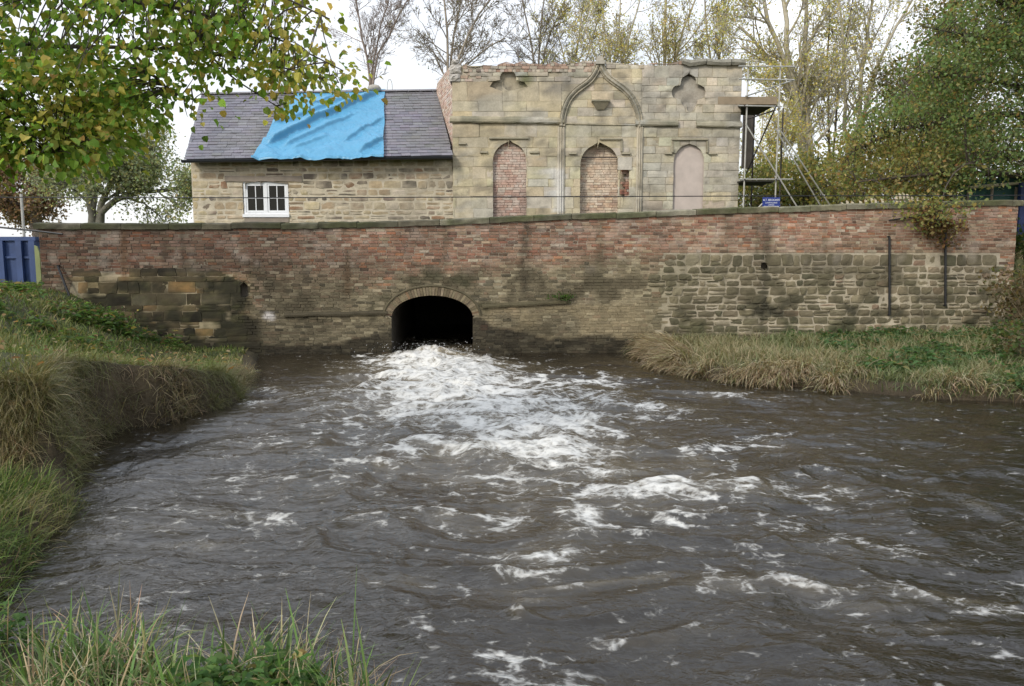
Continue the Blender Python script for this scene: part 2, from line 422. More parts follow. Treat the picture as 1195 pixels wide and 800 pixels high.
masonry(bricks, even_courses(-.15, 3.75, .070), WU0, WU1, lambda r, i: (.108 if r.random() < .25 else .215) + r.normal(0, .008), .016,
        lambda r: r.normal(.008, .004), lambda u, z, r: pick(RED_BRICK if (z + r.normal(0, .12)) > np.interp(u, [wu(330), wu(560), wu(740), wu(760)], [wz(345), wz(322), wz(308), wz(270 if u < wu(745) else 340)]) else TAN_BRICK, r),
        rng, (ring_op, *holes), zone=lambda u, z: not in_left_stone(u, z) and not in_right_stone(u, z) and z < brick_top(u) + .03, clip=brick_top, wob=.002, nu=4)
V_ = np.concatenate(bricks.v)
for k in range(len(bricks.v)): bricks.v[k] = WF.W(bricks.v[k])
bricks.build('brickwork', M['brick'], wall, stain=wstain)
for nm, zf, pal, lo, hi, ln, mat in (('block_stonework', in_left_stone, OLD_BLOCK, .121, .29, lambda r, i: r.uniform(.20, .72), 'stone'),
                                ('rubble_stonework', in_right_stone, RUBBLE, .11, .215, lambda r, i: r.uniform(.16, .44), 'stone')):
    sm = MB(); rng = np.random.default_rng(12 if lo > .12 else 19); pj = (.004, .005, .007) if lo > .12 else (.012, .010, .014)
    top = zLtop + .10 if zf is in_left_stone else zRtop
    masonry(sm, rand_courses(-.3, top, lo, hi, rng), WU0 if zf is in_left_stone else uR0 - .4, uL1 + .4 if zf is in_left_stone else WU1, ln, .014 if lo > .12 else .040,
            lambda r: r.normal(pj[0], pj[1]), lambda u, z, r: pick(pal, r), rng, holes, zone=zf, nu=5, nz=4, bulge=pj[2], bev=.012, depth=.05, wob=.010 if lo > .12 else .016, rnd=.04 if lo > .12 else .10, split=.12 if lo > .12 else .28)
    for k in range(len(sm.v)): sm.v[k] = WF.W(sm.v[k])
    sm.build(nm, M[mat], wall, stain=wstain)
mt = MB(); sheet(mt, WF, WU0, WU1, -.3, 3.8, -.004, (.45, .39, .30), .08, (ring_open(.05), *holes), clip=brick_top)
for k in range(len(mt.v)): mt.v[k] = WF.W(mt.v[k])
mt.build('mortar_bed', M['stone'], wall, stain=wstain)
core = MB()
def wbox(mb, u0, u1, d0, d1, z0, z1, col=(.2, .17, .13), fr=WF):
    mb.box((u0, d0, z0), (u1, d1, z1), col, xf=lambda V: fr.W(V))
for a, b, z0, z1 in ((WU0 + .004, AL - .22, -1.2, None), (AR + .22, WU1 - .004, -1.2, None), (AL - .22, AR + .22, ZA + .19, None)):
    us = np.linspace(a, b, 16)
    for i in range(15):
        wbox(core, us[i], us[i + 1], -.50, -.22 if z0 < 0 else -.05, z0, float(min(brick_top(us[i]), brick_top(us[i + 1]))) - .02)
for a, b in ((WU0 + .002, WU0 + .25), (WU1 - .25, WU1 - .002)): wbox(core, a, b, -.3, -.012, -1.2, float(brick_top((a + b) / 2)) - .02, (.27, .15, .10))
core.build('wall_core', M['stone'], wall)
# coping slabs
cop = MB(); rng = np.random.default_rng(5); a = WU0 - .09
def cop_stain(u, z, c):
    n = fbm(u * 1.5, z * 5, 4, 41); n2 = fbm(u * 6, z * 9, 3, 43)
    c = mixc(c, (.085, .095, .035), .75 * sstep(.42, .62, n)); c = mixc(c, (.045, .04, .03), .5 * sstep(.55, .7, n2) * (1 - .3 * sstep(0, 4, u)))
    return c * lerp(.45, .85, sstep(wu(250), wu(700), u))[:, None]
while a < WU1 + .07:
    b = min(a + rng.uniform(.65, 1.15), WU1 + .09)
    us = np.linspace(a + .006, b - .006, 6); zt = coping_top(us) + rng.normal(0, .007) + rng.normal(0, .004, 6)
    prof = np.array([(-.54, -COPH), (.055, -COPH), (.062, -.025), (.035, 0.002), (-.25, .02), (-.54, 0), (-.54, -COPH)])
    V = np.stack([WF.w(u_, prof[:, 0] + rng.normal(0, .005), z_ + prof[:, 1] + rng.normal(0, .004, 7)) for u_, z_ in zip(us, zt)])
    base = pick([(2, .20, .18, .12), (1, .27, .25, .18), (1, .15, .135, .09)], rng)
    cop.grid(V, base)
    for e in (0, -1):
        n0 = cop.n; cop.add(V[e][:6], np.array([[0, 1, 2, 3, 4, 5]]), base)
    a = b
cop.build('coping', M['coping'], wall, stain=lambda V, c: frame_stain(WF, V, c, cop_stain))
# arch ring of brick voussoirs
rg = MB(); rng = np.random.default_rng(8); TH = .205
phi = np.linspace(rad(4), rad(176), 45)
for i in range(len(phi) - 1):
    q = np.linspace(phi[i] + .006, phi[i + 1] - .006, 2)
    inner = [(AC - AH * math.cos(p) * .995, ZS + (ZA - ZS) * math.sin(p)) for p in q]
    outer = [(AC - (AH + TH * .72) * math.cos(p), ZS + (ZA - ZS + TH) * math.sin(p)) for p in q]
    dd = .014 + rng.normal(0, .004)
    V = []
    for dq in (-.24, dd): V += [(inner[0][0], dq, inner[0][1]), (outer[0][0], dq, outer[0][1]), (outer[1][0], dq, outer[1][1]), (inner[1][0], dq, inner[1][1])]
    rg.add(WF.W(np.array(V)), BOXF, pick([(3, .175, .138, .085), (2, .135, .105, .065), (2, .22, .175, .11), (.8, .17, .11, .065)], rng))
rg.build('arch_ring', M['brick'], wall)
dr = MB()
q = np.linspace(rad(1), rad(177), 40)
P = WF.w(AC - (AH + TH * .72 + .03) * np.cos(q), .012, ZS + (ZA - ZS + TH + .022) * np.sin(q))
dr.tube(P, .028, 6, (.10, .085, .05)); dr.build('drip_course', M['stone'], wall, stain=None)
# the two string ledges beside the arch
for (x0, y0, x1, y1), col in (((563, 358.5, 664, 352.5), (.085, .072, .040)), ((332, 368.5, 452, 365.5), (.06, .05, .03))):
    lg = MB(); us = np.linspace(wu(x0, y0), wu(x1, y1), 24); zz = np.linspace(wz(y0, x0), wz(y1, x1), 24)
    prof = np.array([(-.02, -.02), (.06, -.02), (.066, .02), (-.02, .10)])
    rng = np.random.default_rng(4)
    V = np.stack([WF.w(u_, prof[:, 0] + rng.normal(0, .003), z_ + prof[:, 1] + rng.normal(0, .004)) for u_, z_ in zip(us, zz)])
    lg.grid(V, col); lg.build('ledge', M['stone'], wall)
# culvert barrel
cv = MB(); phi = np.linspace(0, np.pi, 17)
sec = [(AL, -1.0), (AL, ZS * .5)] + [(AC - AH * math.cos(p), ZS + (ZA - ZS) * math.sin(p)) for p in phi] + [(AR, ZS * .5), (AR, -1.0)]
sec = np.array(sec)
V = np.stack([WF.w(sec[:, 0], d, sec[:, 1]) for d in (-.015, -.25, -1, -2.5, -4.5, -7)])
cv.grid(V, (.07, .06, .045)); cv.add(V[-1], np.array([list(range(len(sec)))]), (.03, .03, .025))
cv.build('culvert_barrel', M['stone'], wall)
an = MB(); q = np.linspace(0, np.pi, 25); inn = np.stack([np.concatenate([[AL], AC - AH * np.cos(q), [AR]]), np.concatenate([[-1.0], ZS + (ZA - ZS) * np.sin(q), [-1.0]])], 1); outr = np.stack([np.concatenate([[AL - .34], AC - (AH + .34) * np.cos(q), [AR + .34]]), np.concatenate([[-1.0], ZS + (ZA - ZS + .42) * np.sin(q), [-1.0]])], 1)
an.grid(np.stack([WF.w(p_[:, 0], d_, p_[:, 1]) for p_, d_ in ((inn, -.03), (outr, -.032))]), (.08, .07, .05)); an.build('arch_backing', M['stone'], wall)

# iron rods and cables on the wall
for (x0, y0, x1, y1), lab, base in (((1036, 276, 1036, 367), 'slim upright black iron rod without any plant on the right stretch of the river wall', 0), ((1101, 268, 1101, 356), 'slim upright black iron rod below the brown bushy plant on the river wall', 0),
                              ((69.5, 310, 101, 374), 'black iron rod leaning against the dark stone at the left of the river wall', 0)):
    mb = MB(); (ua, za), (ub, zb) = WF.px(x0, y0), WF.px(x1, y1)
    P = np.array([WF.w(ua + (ub - ua) * t, .075 + .05 * (1 - t) * 0 + (.25 * t if x0 < 200 else 0), za + (zb - za) * t) for t in np.linspace(0, 1, 5)])
    mb.tube(P, .028, 8, cap=True)
    for t in ((0, 4) if x0 > 200 else (0,)):
        mb.tube(np.array([P[t] + (WF.w(0, -.09, 0) - WF.w(0, 0, 0)) * 1.0, P[t]]), .02, 6)
    tag(mb.build('iron_rod', M['black'], base=tuple(P[-1])), lab, 'iron rod', 'black iron rods on the river wall')
def cable(name, pts, r, lab, mat='black', cat='cable'):
    mb = MB(); pts = np.array(pts); t = np.linspace(0, 1, 40)
    k = np.linspace(0, 1, len(pts)); P = np.stack([np.interp(t, k, pts[:, i]) for i in range(3)], 1)
    mb.tube(P, r, 6, cap=True); return tag(mb.build(name, M[mat], base=tuple(P[0])), lab, cat)
a, b = WF.px(1036, 257), WF.px(1101, 246)
cable('wall_cable', [WF.w(a[0], .05, a[1]), WF.w((a[0] + b[0]) / 2, .08, (a[1] + b[1]) / 2 - .015), WF.w(b[0], .05, b[1])], .02, 'short black cable sloping up to the bushy plant high on the brick wall')
cable('thick_cable', [at_y(-60, 258, 17.0), at_y(0, 265, 17.0), at_y(40, 269, 16.95), at_y(73, 273, 16.9)], .022, 'black cable running from the left edge to the wall end above the blue skip')
wy = 16.6
cable('overhead_wire', [at_y(x, y, wy) for x, y in ((-120, 229), (0, 230), (300, 230.5), (597, 229.5), (865, 228.5), (1130, 228), (1320, 227))], .011, 'thin dark wire stretched level across the whole view in front of both buildings', cat='wire')
# ================================================================== the ruined gothic front
FF = Frame(0, 24.0)
fu = lambda px, py=150: float(FF.u(px, py)); fz = lambda py, px=700: float(FF.z(px, py))
FU0, FU1 = fu(528), fu(864); FZB = 2.2
def lancet(px0, px1, apex, spring, bottom=None):
    a0, a1 = fu(px0), fu(px1); c = (a0 + a1) / 2; h = (a1 - a0) / 2; zs_ = fz(spring); r = fz(apex) - zs_; Rr = (h * h + r * r) / (2 * h)
    zb = -9 if bottom is None else fz(bottom)
    def f(z):
        y = np.clip(z - zs_, 0, None); w = np.sqrt(np.clip(Rr * Rr - y * y, 0, None)) - (Rr - h); ok = (w > .012) & (z > zb)
        return np.where(ok, c - w, np.nan), np.where(ok, c + w, np.nan), c
    f.c, f.h, f.zs, f.za, f.R = c, h, zs_, zs_ + r, Rr
    return f
def foils(circles, zmin):
    cs = [(fu(x, y), fz(y, x), r) for x, y, r in circles]; c = np.mean([q[0] for q in cs]); zm = fz(zmin)
    def f(z):
        lo = np.full(z.shape, np.nan); hi = lo.copy()
        for (cx, cz, r) in cs:
            k = r * r - (z - cz) ** 2; ok = (k > 0) & (z > zm); w = np.sqrt(np.clip(k, 0, None))
            lo = np.where(ok, np.fmin(lo, cx - w), lo); hi = np.where(ok, np.fmax(hi, cx + w), hi)
        return lo, hi, c
    return f
Lw = [lancet(575, 614.5, 165, 188), lancet(677.5, 722.5, 167.5, 192), lancet(787, 823, 167.5, 188)]
slot = lambda z: (np.where((z > fz(229)) & (z < fz(198)), fu(724), np.nan), np.where((z > fz(229)) & (z < fz(198)), fu(735.5), np.nan), fu(729))
tref = foils([(593, 91.5, .25), (580.5, 103.5, .25), (606.5, 103.5, .25)], 104.5)
quat = foils([(803.6, 95.5, .235), (792.0, 107.5, .215), (815.5, 107.5, .215), (804.5, 116, .26), (805, 121, .20), (805.3, 126, .11), (805.5, 129, .06)], 134)
fopen = (*Lw, slot, tref, quat)
ASH = [(4, .49, .425, .29), (3, .46, .395, .265), (2.5, .51, .45, .325), (1.5, .46, .42, .335), (1, .41, .345, .23), (.8, .48, .42, .33)]
SMALL = [(3, .48, .425, .325), (2, .46, .41, .32), (2, .50, .445, .335), (1, .43, .37, .28), (.7, .41, .385, .325)]
def fac_stain(u, z, c):
    n1 = fbm(u * .8 + 5, z * .9, 4, 51); n2 = fbm(u * 2.4, z * 2.6, 4, 57); n3 = fbm(u * 5, z * .9, 3, 63)
    c = c * (.78 + .46 * n1)[:, None]
    c = mixc(c, (.40, .325, .20), .45 * sstep(.48, .66, fbm(u * .7 + 11, z * 1.0, 3, 59)) * sstep(fz(120), fz(150), z) * (u < fu(690)))
    c = mixc(c, (.36, .345, .30), .5 * sstep(.46, .62, fbm(u * .6 + 3, z * 1.3, 3, 60)) * (u > fu(750)))
    c = mixc(c, (.12, .11, .09), .5 * sstep(.58, .72, fbm(u * 3 + 2, z * 3, 4, 61)))
    c = mixc(c, (.45, .42, .36), .45 * sstep(.50, .68, n2))
    c = mixc(c, (.24, .225, .19), .55 * sstep(.54, .70, n1 * .5 + n2 * .5) * sstep(fz(150), fz(120), z))
    c = mixc(c, (.27, .24, .17), .45 * sstep(fz(138), fz(152), z) * 0 + .4 * sstep(.5, .65, n3) * sstep(fz(185), fz(150), z) * sstep(fz(138), fz(146), z))
    b = lambda px, py, ru, rz: np.exp(-((u - fu(px, py)) / ru) ** 2 - ((z - fz(py, px)) / rz) ** 2)
    c = mixc(c, (.12, .135, .04), .85 * np.clip(b(614, 93, .26, .24) * 1.3 - .25 + (n2 - .5), 0, 1))
    c = mixc(c, (.19, .175, .155), .65 * np.clip(b(645, 103, .7, .5) * 1.2 - .2 + (n2 - .5) * 1.4, 0, 1))
    c = mixc(c, (.22, .20, .18), .5 * np.clip(b(592, 120, .6, .3) * 1.2 - .3 + (n2 - .5) * 1.4, 0, 1))
    c = mixc(c, (.47, .42, .31), .5 * np.clip(b(590, 122, .8, .35) * 1.2 - .2 + (n2 - .4), 0, 1))
    c = mixc(c, (.56, .54, .50), .9 * ((u > fu(645.5)) & (u < fu(659)) & (z < fz(198)) & (z > fz(246)) & ((u > fu(651)) | (z < fz(214)) | True)).astype(float))
    c = mixc(c, (.52, .49, .44), .8 * ((u > fu(630)) & (u < fu(646)) & (z < fz(197)) & (z > fz(204))).astype(float))
    return c
fstain = lambda V, c: frame_stain(FF, V, c, fac_stain)
gf = thing('gothic_ruin', (float(fu(696)), 24.0, 2.3), 'ruined pale stone gothic front with three pointed openings and an ogee arch', 'building')
fm = MB(); rng = np.random.default_rng(21)
zB = fz(96); zB2 = fz(85)
left_of = fu(690)
mas = dict(nu=4, nz=5, bulge=.005, bev=.008, depth=.03, wob=.006)
jn = lambda r: r.normal(.008, .006)
masonry(fm, rand_courses(FZB, fz(144), .22, .37, rng), FU0, fu(748), lambda r, i: r.uniform(.38, .95), .012, jn, lambda u, z, r: pick(ASH, r, .05), rng, fopen, **mas)
masonry(fm, rand_courses(FZB, fz(149), .17, .30, rng), fu(748), FU1, lambda r, i: r.uniform(.30, .75), .014, jn, lambda u, z, r: pick(SMALL if r.random() < .6 else ASH, r, .08), rng, fopen, **mas)
masonry(fm, rand_courses(fz(144), fz(95), .26, .42, rng), FU0, fu(655), lambda r, i: r.uniform(.45, 1.1), .012, jn, lambda u, z, r: pick(ASH, r, .08), rng, fopen, **mas)
masonry(fm, rand_courses(fz(144), fz(80), .18, .27, rng), fu(655), fu(748), lambda r, i: r.uniform(.35, .75), .012, jn, lambda u, z, r: pick(ASH, r, .06), rng, (), **mas)
masonry(fm, rand_courses(fz(149), fz(75.5), .17, .25, rng), fu(748), FU1, lambda r, i: r.uniform(.28, .62), .015, jn, lambda u, z, r: pick(SMALL, r, .09), rng, fopen, **mas)
masonry(fm, rand_courses(fz(95), fz(84), .12, .16, rng), fu(534), fu(690), lambda r, i: r.uniform(.28, .7), .015, lambda r: r.normal(.01, .015), lambda u, z, r: pick(SMALL, r, .12), rng, fopen, **mas)
masonry(fm, rand_courses(fz(80), fz(75), .10, .14, rng), fu(706), fu(750), lambda r, i: r.uniform(.2, .5), .015, lambda r: r.normal(.0, .015), lambda u, z, r: pick(SMALL, r, .12), rng, (), **mas)
for vv in range(len(fm.v)): fm.v[vv] = FF.W(fm.v[vv])
fm.build('ashlar_face', M['ashlar'], gf, stain=fstain)
bk = MB(); rng = np.random.default_rng(23)
def topline(u): return fz(71.5) + .05 * (vnoise(np.asarray(u) * 3, 2.0, 9) - .5) - .10 * (vnoise(np.asarray(u) * 1.3, 7.0, 10) > .62) - .07 * (vnoise(np.asarray(u) * 4.1, 3.0, 14) > .6)
PALE_BRICK = [(3, .38, .27, .205), (2, .43, .33, .26), (1.4, .33, .225, .17), (3, .46, .40, .32), (1, .24, .19, .15), (1.4, .40, .36, .28)]
masonry(bk, even_courses(fz(84), fz(70), .078), fu(541), fu(697), lambda r, i: .235 if i % 2 else .12, .012, lambda r: .03 + r.normal(0, .012), lambda u, z, r: pick(PALE_BRICK, r), rng, (), nu=2, nz=2, clip=topline)
bk2 = MB(); masonry(bk2, even_courses(fz(95), fz(84.5), .078), fu(531), fu(562), lambda r, i: .235, .012, lambda r: r.normal(0.012, .008), lambda u, z, r: pick(PALE_BRICK, r), rng, ())
bk3 = MB(); masonry(bk3, even_courses(fz(75), fz(70.5), .075), fu(703), fu(796), lambda r, i: r.uniform(.12, .3), .012, lambda r: r.normal(.0, .02), lambda u, z, r: pick(PALE_BRICK, r), rng, (), clip=lambda u: topline(u) + .02)
for b_, nm in ((bk, 'brick_parapet'), (bk2, 'brick_patch'), (bk3, 'rubble_top')):
    for vv in range(len(b_.v)): b_.v[vv] = FF.W(b_.v[vv])
    b_.build(nm, M['brick'], gf)
# blocked openings and back wall
def fill(op, name, pal, d, bricky, mat, col=None):
    mb = MB(); rng = np.random.default_rng(int(abs(op.c) * 100) + 3)
    u0, u1 = op.c - op.h - .03, op.c + op.h + .03
    zt = op.za + .03
    masonry(mb, even_courses(FZB, zt, .078), u0, u1, lambda r, i: .235 if i % 4 else .12, .013, lambda r: d + r.normal(0, .006), lambda u, z, r: pick(pal, r, .14), rng, (), zone=lambda u, z: (z < op.zs + .1) or abs(u - op.c) < op.h)
    masonry(mb, even_courses(FZB, zt, .2), u0, u1, lambda r, i: .3, 0, lambda r: d - .02, lambda u, z, r: np.array((.42, .36, .30)), rng, (), bev=0)
    for k in range(len(mb.v)): mb.v[k] = FF.W(mb.v[k])
    def st(u, z, c):
        n = fbm(u * 2, z * 2.5, 4, 71)
        c = mixc(c, (.60, .50, .39) if u.mean() > fu(640) else (.54, .44, .37), .38 + .4 * sstep(.40, .60, n))
        return mixc(c, (.19, .11, .09), .45 * sstep(fz(215), fz(225), z) * sstep(.3, .6, n) * (u < fu(640)))
    return mb.build(name, M[mat], gf, stain=lambda V, c: frame_stain(FF, V, c, st))
INF = [(3, .36, .18, .125), (3, .45, .33, .26), (2, .42, .25, .18), (2, .50, .42, .35), (1, .28, .14, .10)]
INF2 = [(3, .42, .25, .15), (3, .52, .40, .28), (2, .46, .30, .19), (2, .54, .45, .35), (1, .30, .15, .10)]
fill(Lw[0], 'brick_infill', INF, -.13, True, 'brick'); fill(Lw[1], 'brick_infill', INF2, -.26, True, 'brick')
mb = MB(); masonry(mb, even_courses(fz(232), fz(196), .078), fu(722), fu(737), lambda r, i: .235, .012, lambda r: -.2, lambda u, z, r: pick(INF, r), rng, (), zone=lambda u, z: u > fu(729))
for k in range(len(mb.v)): mb.v[k] = FF.W(mb.v[k])
mb.build('brick_infill', M['brick'], gf)
op = Lw[2]; mb = MB()
zz = np.concatenate([np.linspace(FZB, op.zs, 8), op.zs + (op.za - op.zs) * np.sin(np.linspace(.1, np.pi / 2, 10))]); y = np.clip(zz - op.zs, 0, None)
w = np.clip(np.sqrt(np.clip(op.R ** 2 - y ** 2, 0, None)) - (op.R - op.h), .004, None) + .02
V = np.stack([FF.w(op.c - w, -.09, zz), FF.w(op.c, -.085, zz), FF.w(op.c + w, -.09, zz)], 1)
mb.grid(V, (.5, .4, .37)); mb.build('boarding', M['pink'], gf)
bw = MB(); wb = lambda a, b, d0, d1, z0, z1: bw.box((a, d0, z0), (b, d1, z1), (.30, .25, .18), xf=FF.W)
wb(FU0 + .01, FU1 - .01, -.66, -.34, FZB, fz(76)); 
for q, e in ((FU0, 1), (FU1, -1)): wb(min(q + .003 * e, q + .3 * e), max(q + .003 * e, q + .3 * e), -.298, -.02, FZB, fz(97))
bw.build('backing_wall', M['ashlar'], gf)
ms = MB(); sheet(ms, FF, FU0 + .002, FU1 - .002, FZB, fz(76.5), -.004, (.36, .31, .215), .2, fopen)
for k in range(len(ms.v)): ms.v[k] = FF.W(ms.v[k])
ms.build('mortar_bed', M['ashlar'], gf, stain=fstain)
for nm, d, (a, b, y0, y1), col in (('trefoil_back', -.13, (568, 618, 82, 106), (.36, .31, .22)), ('quatrefoil_back', -.13, (780, 828, 88, 134), (.36, .32, .26)), ):
    mb = MB(); us = np.linspace(fu(a), fu(b), 12); zs = np.linspace(fz(y1), fz(y0), 10)
    mb.grid(np.stack([FF.w(us, d + .05 * (z_ < fz(119)) * (nm[0] == 'q'), z_) for z_ in zs]), col); mb.build(nm, M['ashlar'], gf, stain=fstain)
# string courses
def moulding(name, pts, h, out, col, mat='ashlar', seed=1, drop=.0):
    mb = MB(); rng = np.random.default_rng(seed)
    pts = np.array([(fu(x, y), fz(y, x)) for x, y in pts]); k = np.linspace(0, 1, len(pts)); t = np.linspace(0, 1, max(6, int(abs(pts[-1, 0] - pts[0, 0]) / .12)))
    us = np.interp(t, k, pts[:, 0]); zz = np.interp(t, k, pts[:, 1])
    prof = np.array([(-.02, 0), (out * .75, 0), (out, h * .18), (out * .95, h * .55), (.01, h), (-.02, h)])
    V = np.stack([FF.w(u_, prof[:, 0] + rng.normal(0, .005), z_ + prof[:, 1] + rng.normal(0, .005, 6)) for u_, z_ in zip(us, zz)])
    mb.grid(V, col)
    for e in (0, -1): mb.add(V[e], np.array([[0, 1, 2, 3, 4, 5]]), col)
    def st(u, z, c):
        n = fbm(u * 1.6, z * 5, 4, 81); c = mixc(c, (.16, .155, .11), .7 * sstep(.44, .6, n)); return mixc(c, (.42, .40, .35), .6 * sstep(.56, .68, fbm(u * 1.1 + 4, z, 3, 83)))
    return mb.build(name, M[mat], gf, stain=lambda V, c: frame_stain(FF, V, c, st))
moulding('string_course', [(525, 143), (658, 144.5)], .20, .11, (.33, .29, .20), seed=2)
moulding('string_course', [(660, 145), (684, 145.8), (744, 146.5)], .05, .04, (.30, .26, .18), seed=3)
moulding('string_course', [(741, 146.5), (791, 147.5)], .21, .11, (.30, .27, .20), seed=4)
moulding('string_course', [(812, 148), (865, 149)], .20, .11, (.33, .30, .22), seed=5)
# label mouldings over the lancets
def lab(parts):
    for (x0, y0, x1, y1) in parts:
        mb = MB()
        a, b = sorted((fu(x0), fu(x1))); z0, z1 = sorted((fz(y0), fz(y1)))
        a, b = (a, max(b, a + .055)); z1 = max(z1, z0 + .055)
        V = np.array([(a, -.01, z0), (b, -.01, z0), (b, .075, z0 + .004), (a, .075, z0 + .004), (a, -.01, z1), (b, -.01, z1), (b, .04, z1), (a, .04, z1)])
        mb.add(FF.W(V), np.array([[0, 1, 2, 3], [3, 2, 6, 7], [7, 6, 5, 4], [0, 3, 7, 4], [1, 5, 6, 2]]), (.27, .24, .17))
        mb.build('label_mould', M['ashlar'], gf)
lab([(570.6, 162, 617, 159.5), (560, 178.5, 569, 176), (618, 178.5, 629, 176), (535, 168.5, 544, 166.5)])
lab([(700, 163, 726, 160.8), (664, 180, 673, 177.5), (725.5, 180, 736, 177.5), (724.5, 177, 726, 163.3)])
lab([(784, 163.5, 826, 161.2), (784, 178, 785, 163.8), (776, 180, 784.6, 177.5), (824.5, 178, 826, 163.8), (827.5, 180.3, 837, 178)])
mb = MB(); mb.box((fu(721.5), -.02, fz(198)), (fu(738), .035, fz(183)), (.47, .43, .36), xf=FF.W); mb.box((fu(703), -.015, fz(170 + 6)), (fu(728), .02, fz(163.4)), (.44, .40, .33), xf=FF.W) if False else None
mb.build('repair_block', M['ashlar'], gf)
# iron bar in the middle opening
mb = MB(); mb.tube(FF.w(np.linspace(fu(679), fu(721), 4), -.08, fz(183)), .014, 6, (.03, .03, .03)); mb.build('iron_bar', M['black'], gf)
# pilaster shafts, ogee arch and corbel
def shaft(x0, x1, py1, seed):
    mb = MB(); rng = np.random.default_rng(seed); a, b = fu(x0), fu(x1); zs = np.arange(FZB, fz(py1), .12)
    w_ = b - a; prof = np.array([(0, -.02), (0, .035), (.22, .075), (.36, .055), (.5, .10), (.64, .055), (.78, .075), (1, .035), (1, -.02)])
    V = np.stack([FF.w(a + prof[:, 0] * w_, prof[:, 1] + rng.normal(0, .003), z_) for z_ in zs]); mb.grid(V, (.43, .38, .29)); mb.build('pilaster_shaft', M['ashlar'], gf, stain=fstain)
shaft(650.5, 659.5, 146, 3); shaft(743, 751, 148, 4)
def ogee(pts, seed, col=(.37, .33, .25)):
    mb = MB(); rng = np.random.default_rng(seed)
    p = np.array([(fu(x, y), fz(y, x)) for x, y in pts]); s_ = np.concatenate([[0], np.cumsum(np.linalg.norm(np.diff(p, axis=0), axis=1))]); t = np.linspace(0, s_[-1], 40)
    # smooth curve through the points
    q = np.stack([np.interp(t, s_, p[:, i]) for i in range(2)], 1)
    for _ in range(4): q[1:-1] = (q[:-2] + 2 * q[1:-1] + q[2:]) / 4
    T = np.gradient(q, axis=0); T /= np.linalg.norm(T, axis=1)[:, None]; nrm = np.stack([-T[:, 1], T[:, 0]], 1)
    prof = np.array([(-.10, -.02), (-.10, .04), (-.07, .08), (-.035, .05), (0, .10), (.04, .12), (.07, .06), (.10, .08), (.10, -.02)])
    V = np.stack([FF.w(c_[0] + n_[0] * prof[:, 0], prof[:, 1] + rng.normal(0, .004), c_[1] + n_[1] * prof[:, 0]) for c_, n_ in zip(q, nrm)])
    mb.grid(V, col)
    def st(u, z, c):
        n = fbm(u * 3, z * 3, 4, 91); return mixc(c, (.20, .19, .15), .65 * sstep(.45, .62, n))
    mb.build('ogee_moulding', M['ashlar'], gf, stain=lambda V, c: frame_stain(FF, V, c, st))
ogee([(656, 147), (657, 135), (660, 124), (665, 114), (673, 105.5), (682, 99.5), (690, 93), (696, 84), (699.5, 74)], 3)
ogee([(747, 148), (746.5, 137), (743, 125), (737, 113), (728, 103.5), (718, 96.5), (709, 90), (704, 83), (701, 74)], 4)
mb = MB(); rng = np.random.default_rng(5)
for (y0, y1, w, d) in ((75.5, 71, .13, .15), (71, 67.5, .10, .12), (67.5, 65.5, .06, .08)):
    mb.box((fu(700, 70) - w, -.1, fz(y0)), (fu(700, 70) + w, d, fz(y1) - .004), (.40, .37, .31), xf=FF.W)
mb.build('broken_finial', M['ashlar'], gf)
mb = MB(); a, b = fu(690.5), fu(710); z1, z0 = fz(119.5), fz(128)
V = np.array([(a + .14, 0, z0), (b - .14, 0, z0), (b - .14, .06, z0), (a + .14, .06, z0), (a, 0, z1), (b, 0, z1), (b, .20, z1), (a, .20, z1)]); mb.add(FF.W(V), BOXF, (.30, .265, .19))
mb.box((a - .02, -.01, z1 + .002), (b + .02, .22, z1 + .05), (.24, .22, .16), xf=FF.W); mb.build('corbel', M['ashlar'], gf)
# broken coping on the right, pale corner stump on the left
mb = MB(); rng = np.random.default_rng(6); a = fu(793)
while a < fu(866):
    b = min(a + rng.uniform(.5, .95), fu(867)); us = np.linspace(a + .01, b - .01, 4); zt = fz(69.5) + rng.normal(0, .015, 4)
    prof = np.array([(-.6, -.17), (.10, -.17), (.14, -.09), (.10, .0), (-.6, .03), (-.6, -.17)])
    V = np.stack([FF.w(u_, prof[:, 0] + rng.normal(0, .01), z_ + prof[:, 1] + rng.normal(0, .008, 6)) for u_, z_ in zip(us, zt)]); mb.grid(V, (.25, .235, .19))
    for e in (0, -1): mb.add(V[e][:5], np.array([[0, 1, 2, 3, 4]]), (.25, .235, .19))
    a = b
mb.build('coping', M['coping'], gf)
mb = MB(); rng = np.random.default_rng(7)
for (x0, x1, y0, y1, d) in ((524, 537, 95, 86, .03), (525, 538, 86, 76, .05), (527, 536, 76, 69, .02)):
    a, b = fu(x0, 80), fu(x1, 80); uu = np.linspace(a, b, 6); zz = np.linspace(fz(y0) + .003, fz(y1) - .003, 6)
    V = np.stack([FF.w(uu + rng.normal(0, .02, 6), d + .08 * np.sin(np.linspace(0, np.pi, 6)) * np.sin(np.pi * (i + .4) / 6) + rng.normal(0, .012, 6), z_) for i, z_ in enumerate(zz)])
    mb.grid(V, (.42, .39, .35))
    mb.box((a + .02, -.5, fz(y0) + .01), (b - .02, d - .01, fz(y1) - .02), (.4, .36, .31), xf=FF.W)
mb.build('corner_stump', M['ashlar'], gf)
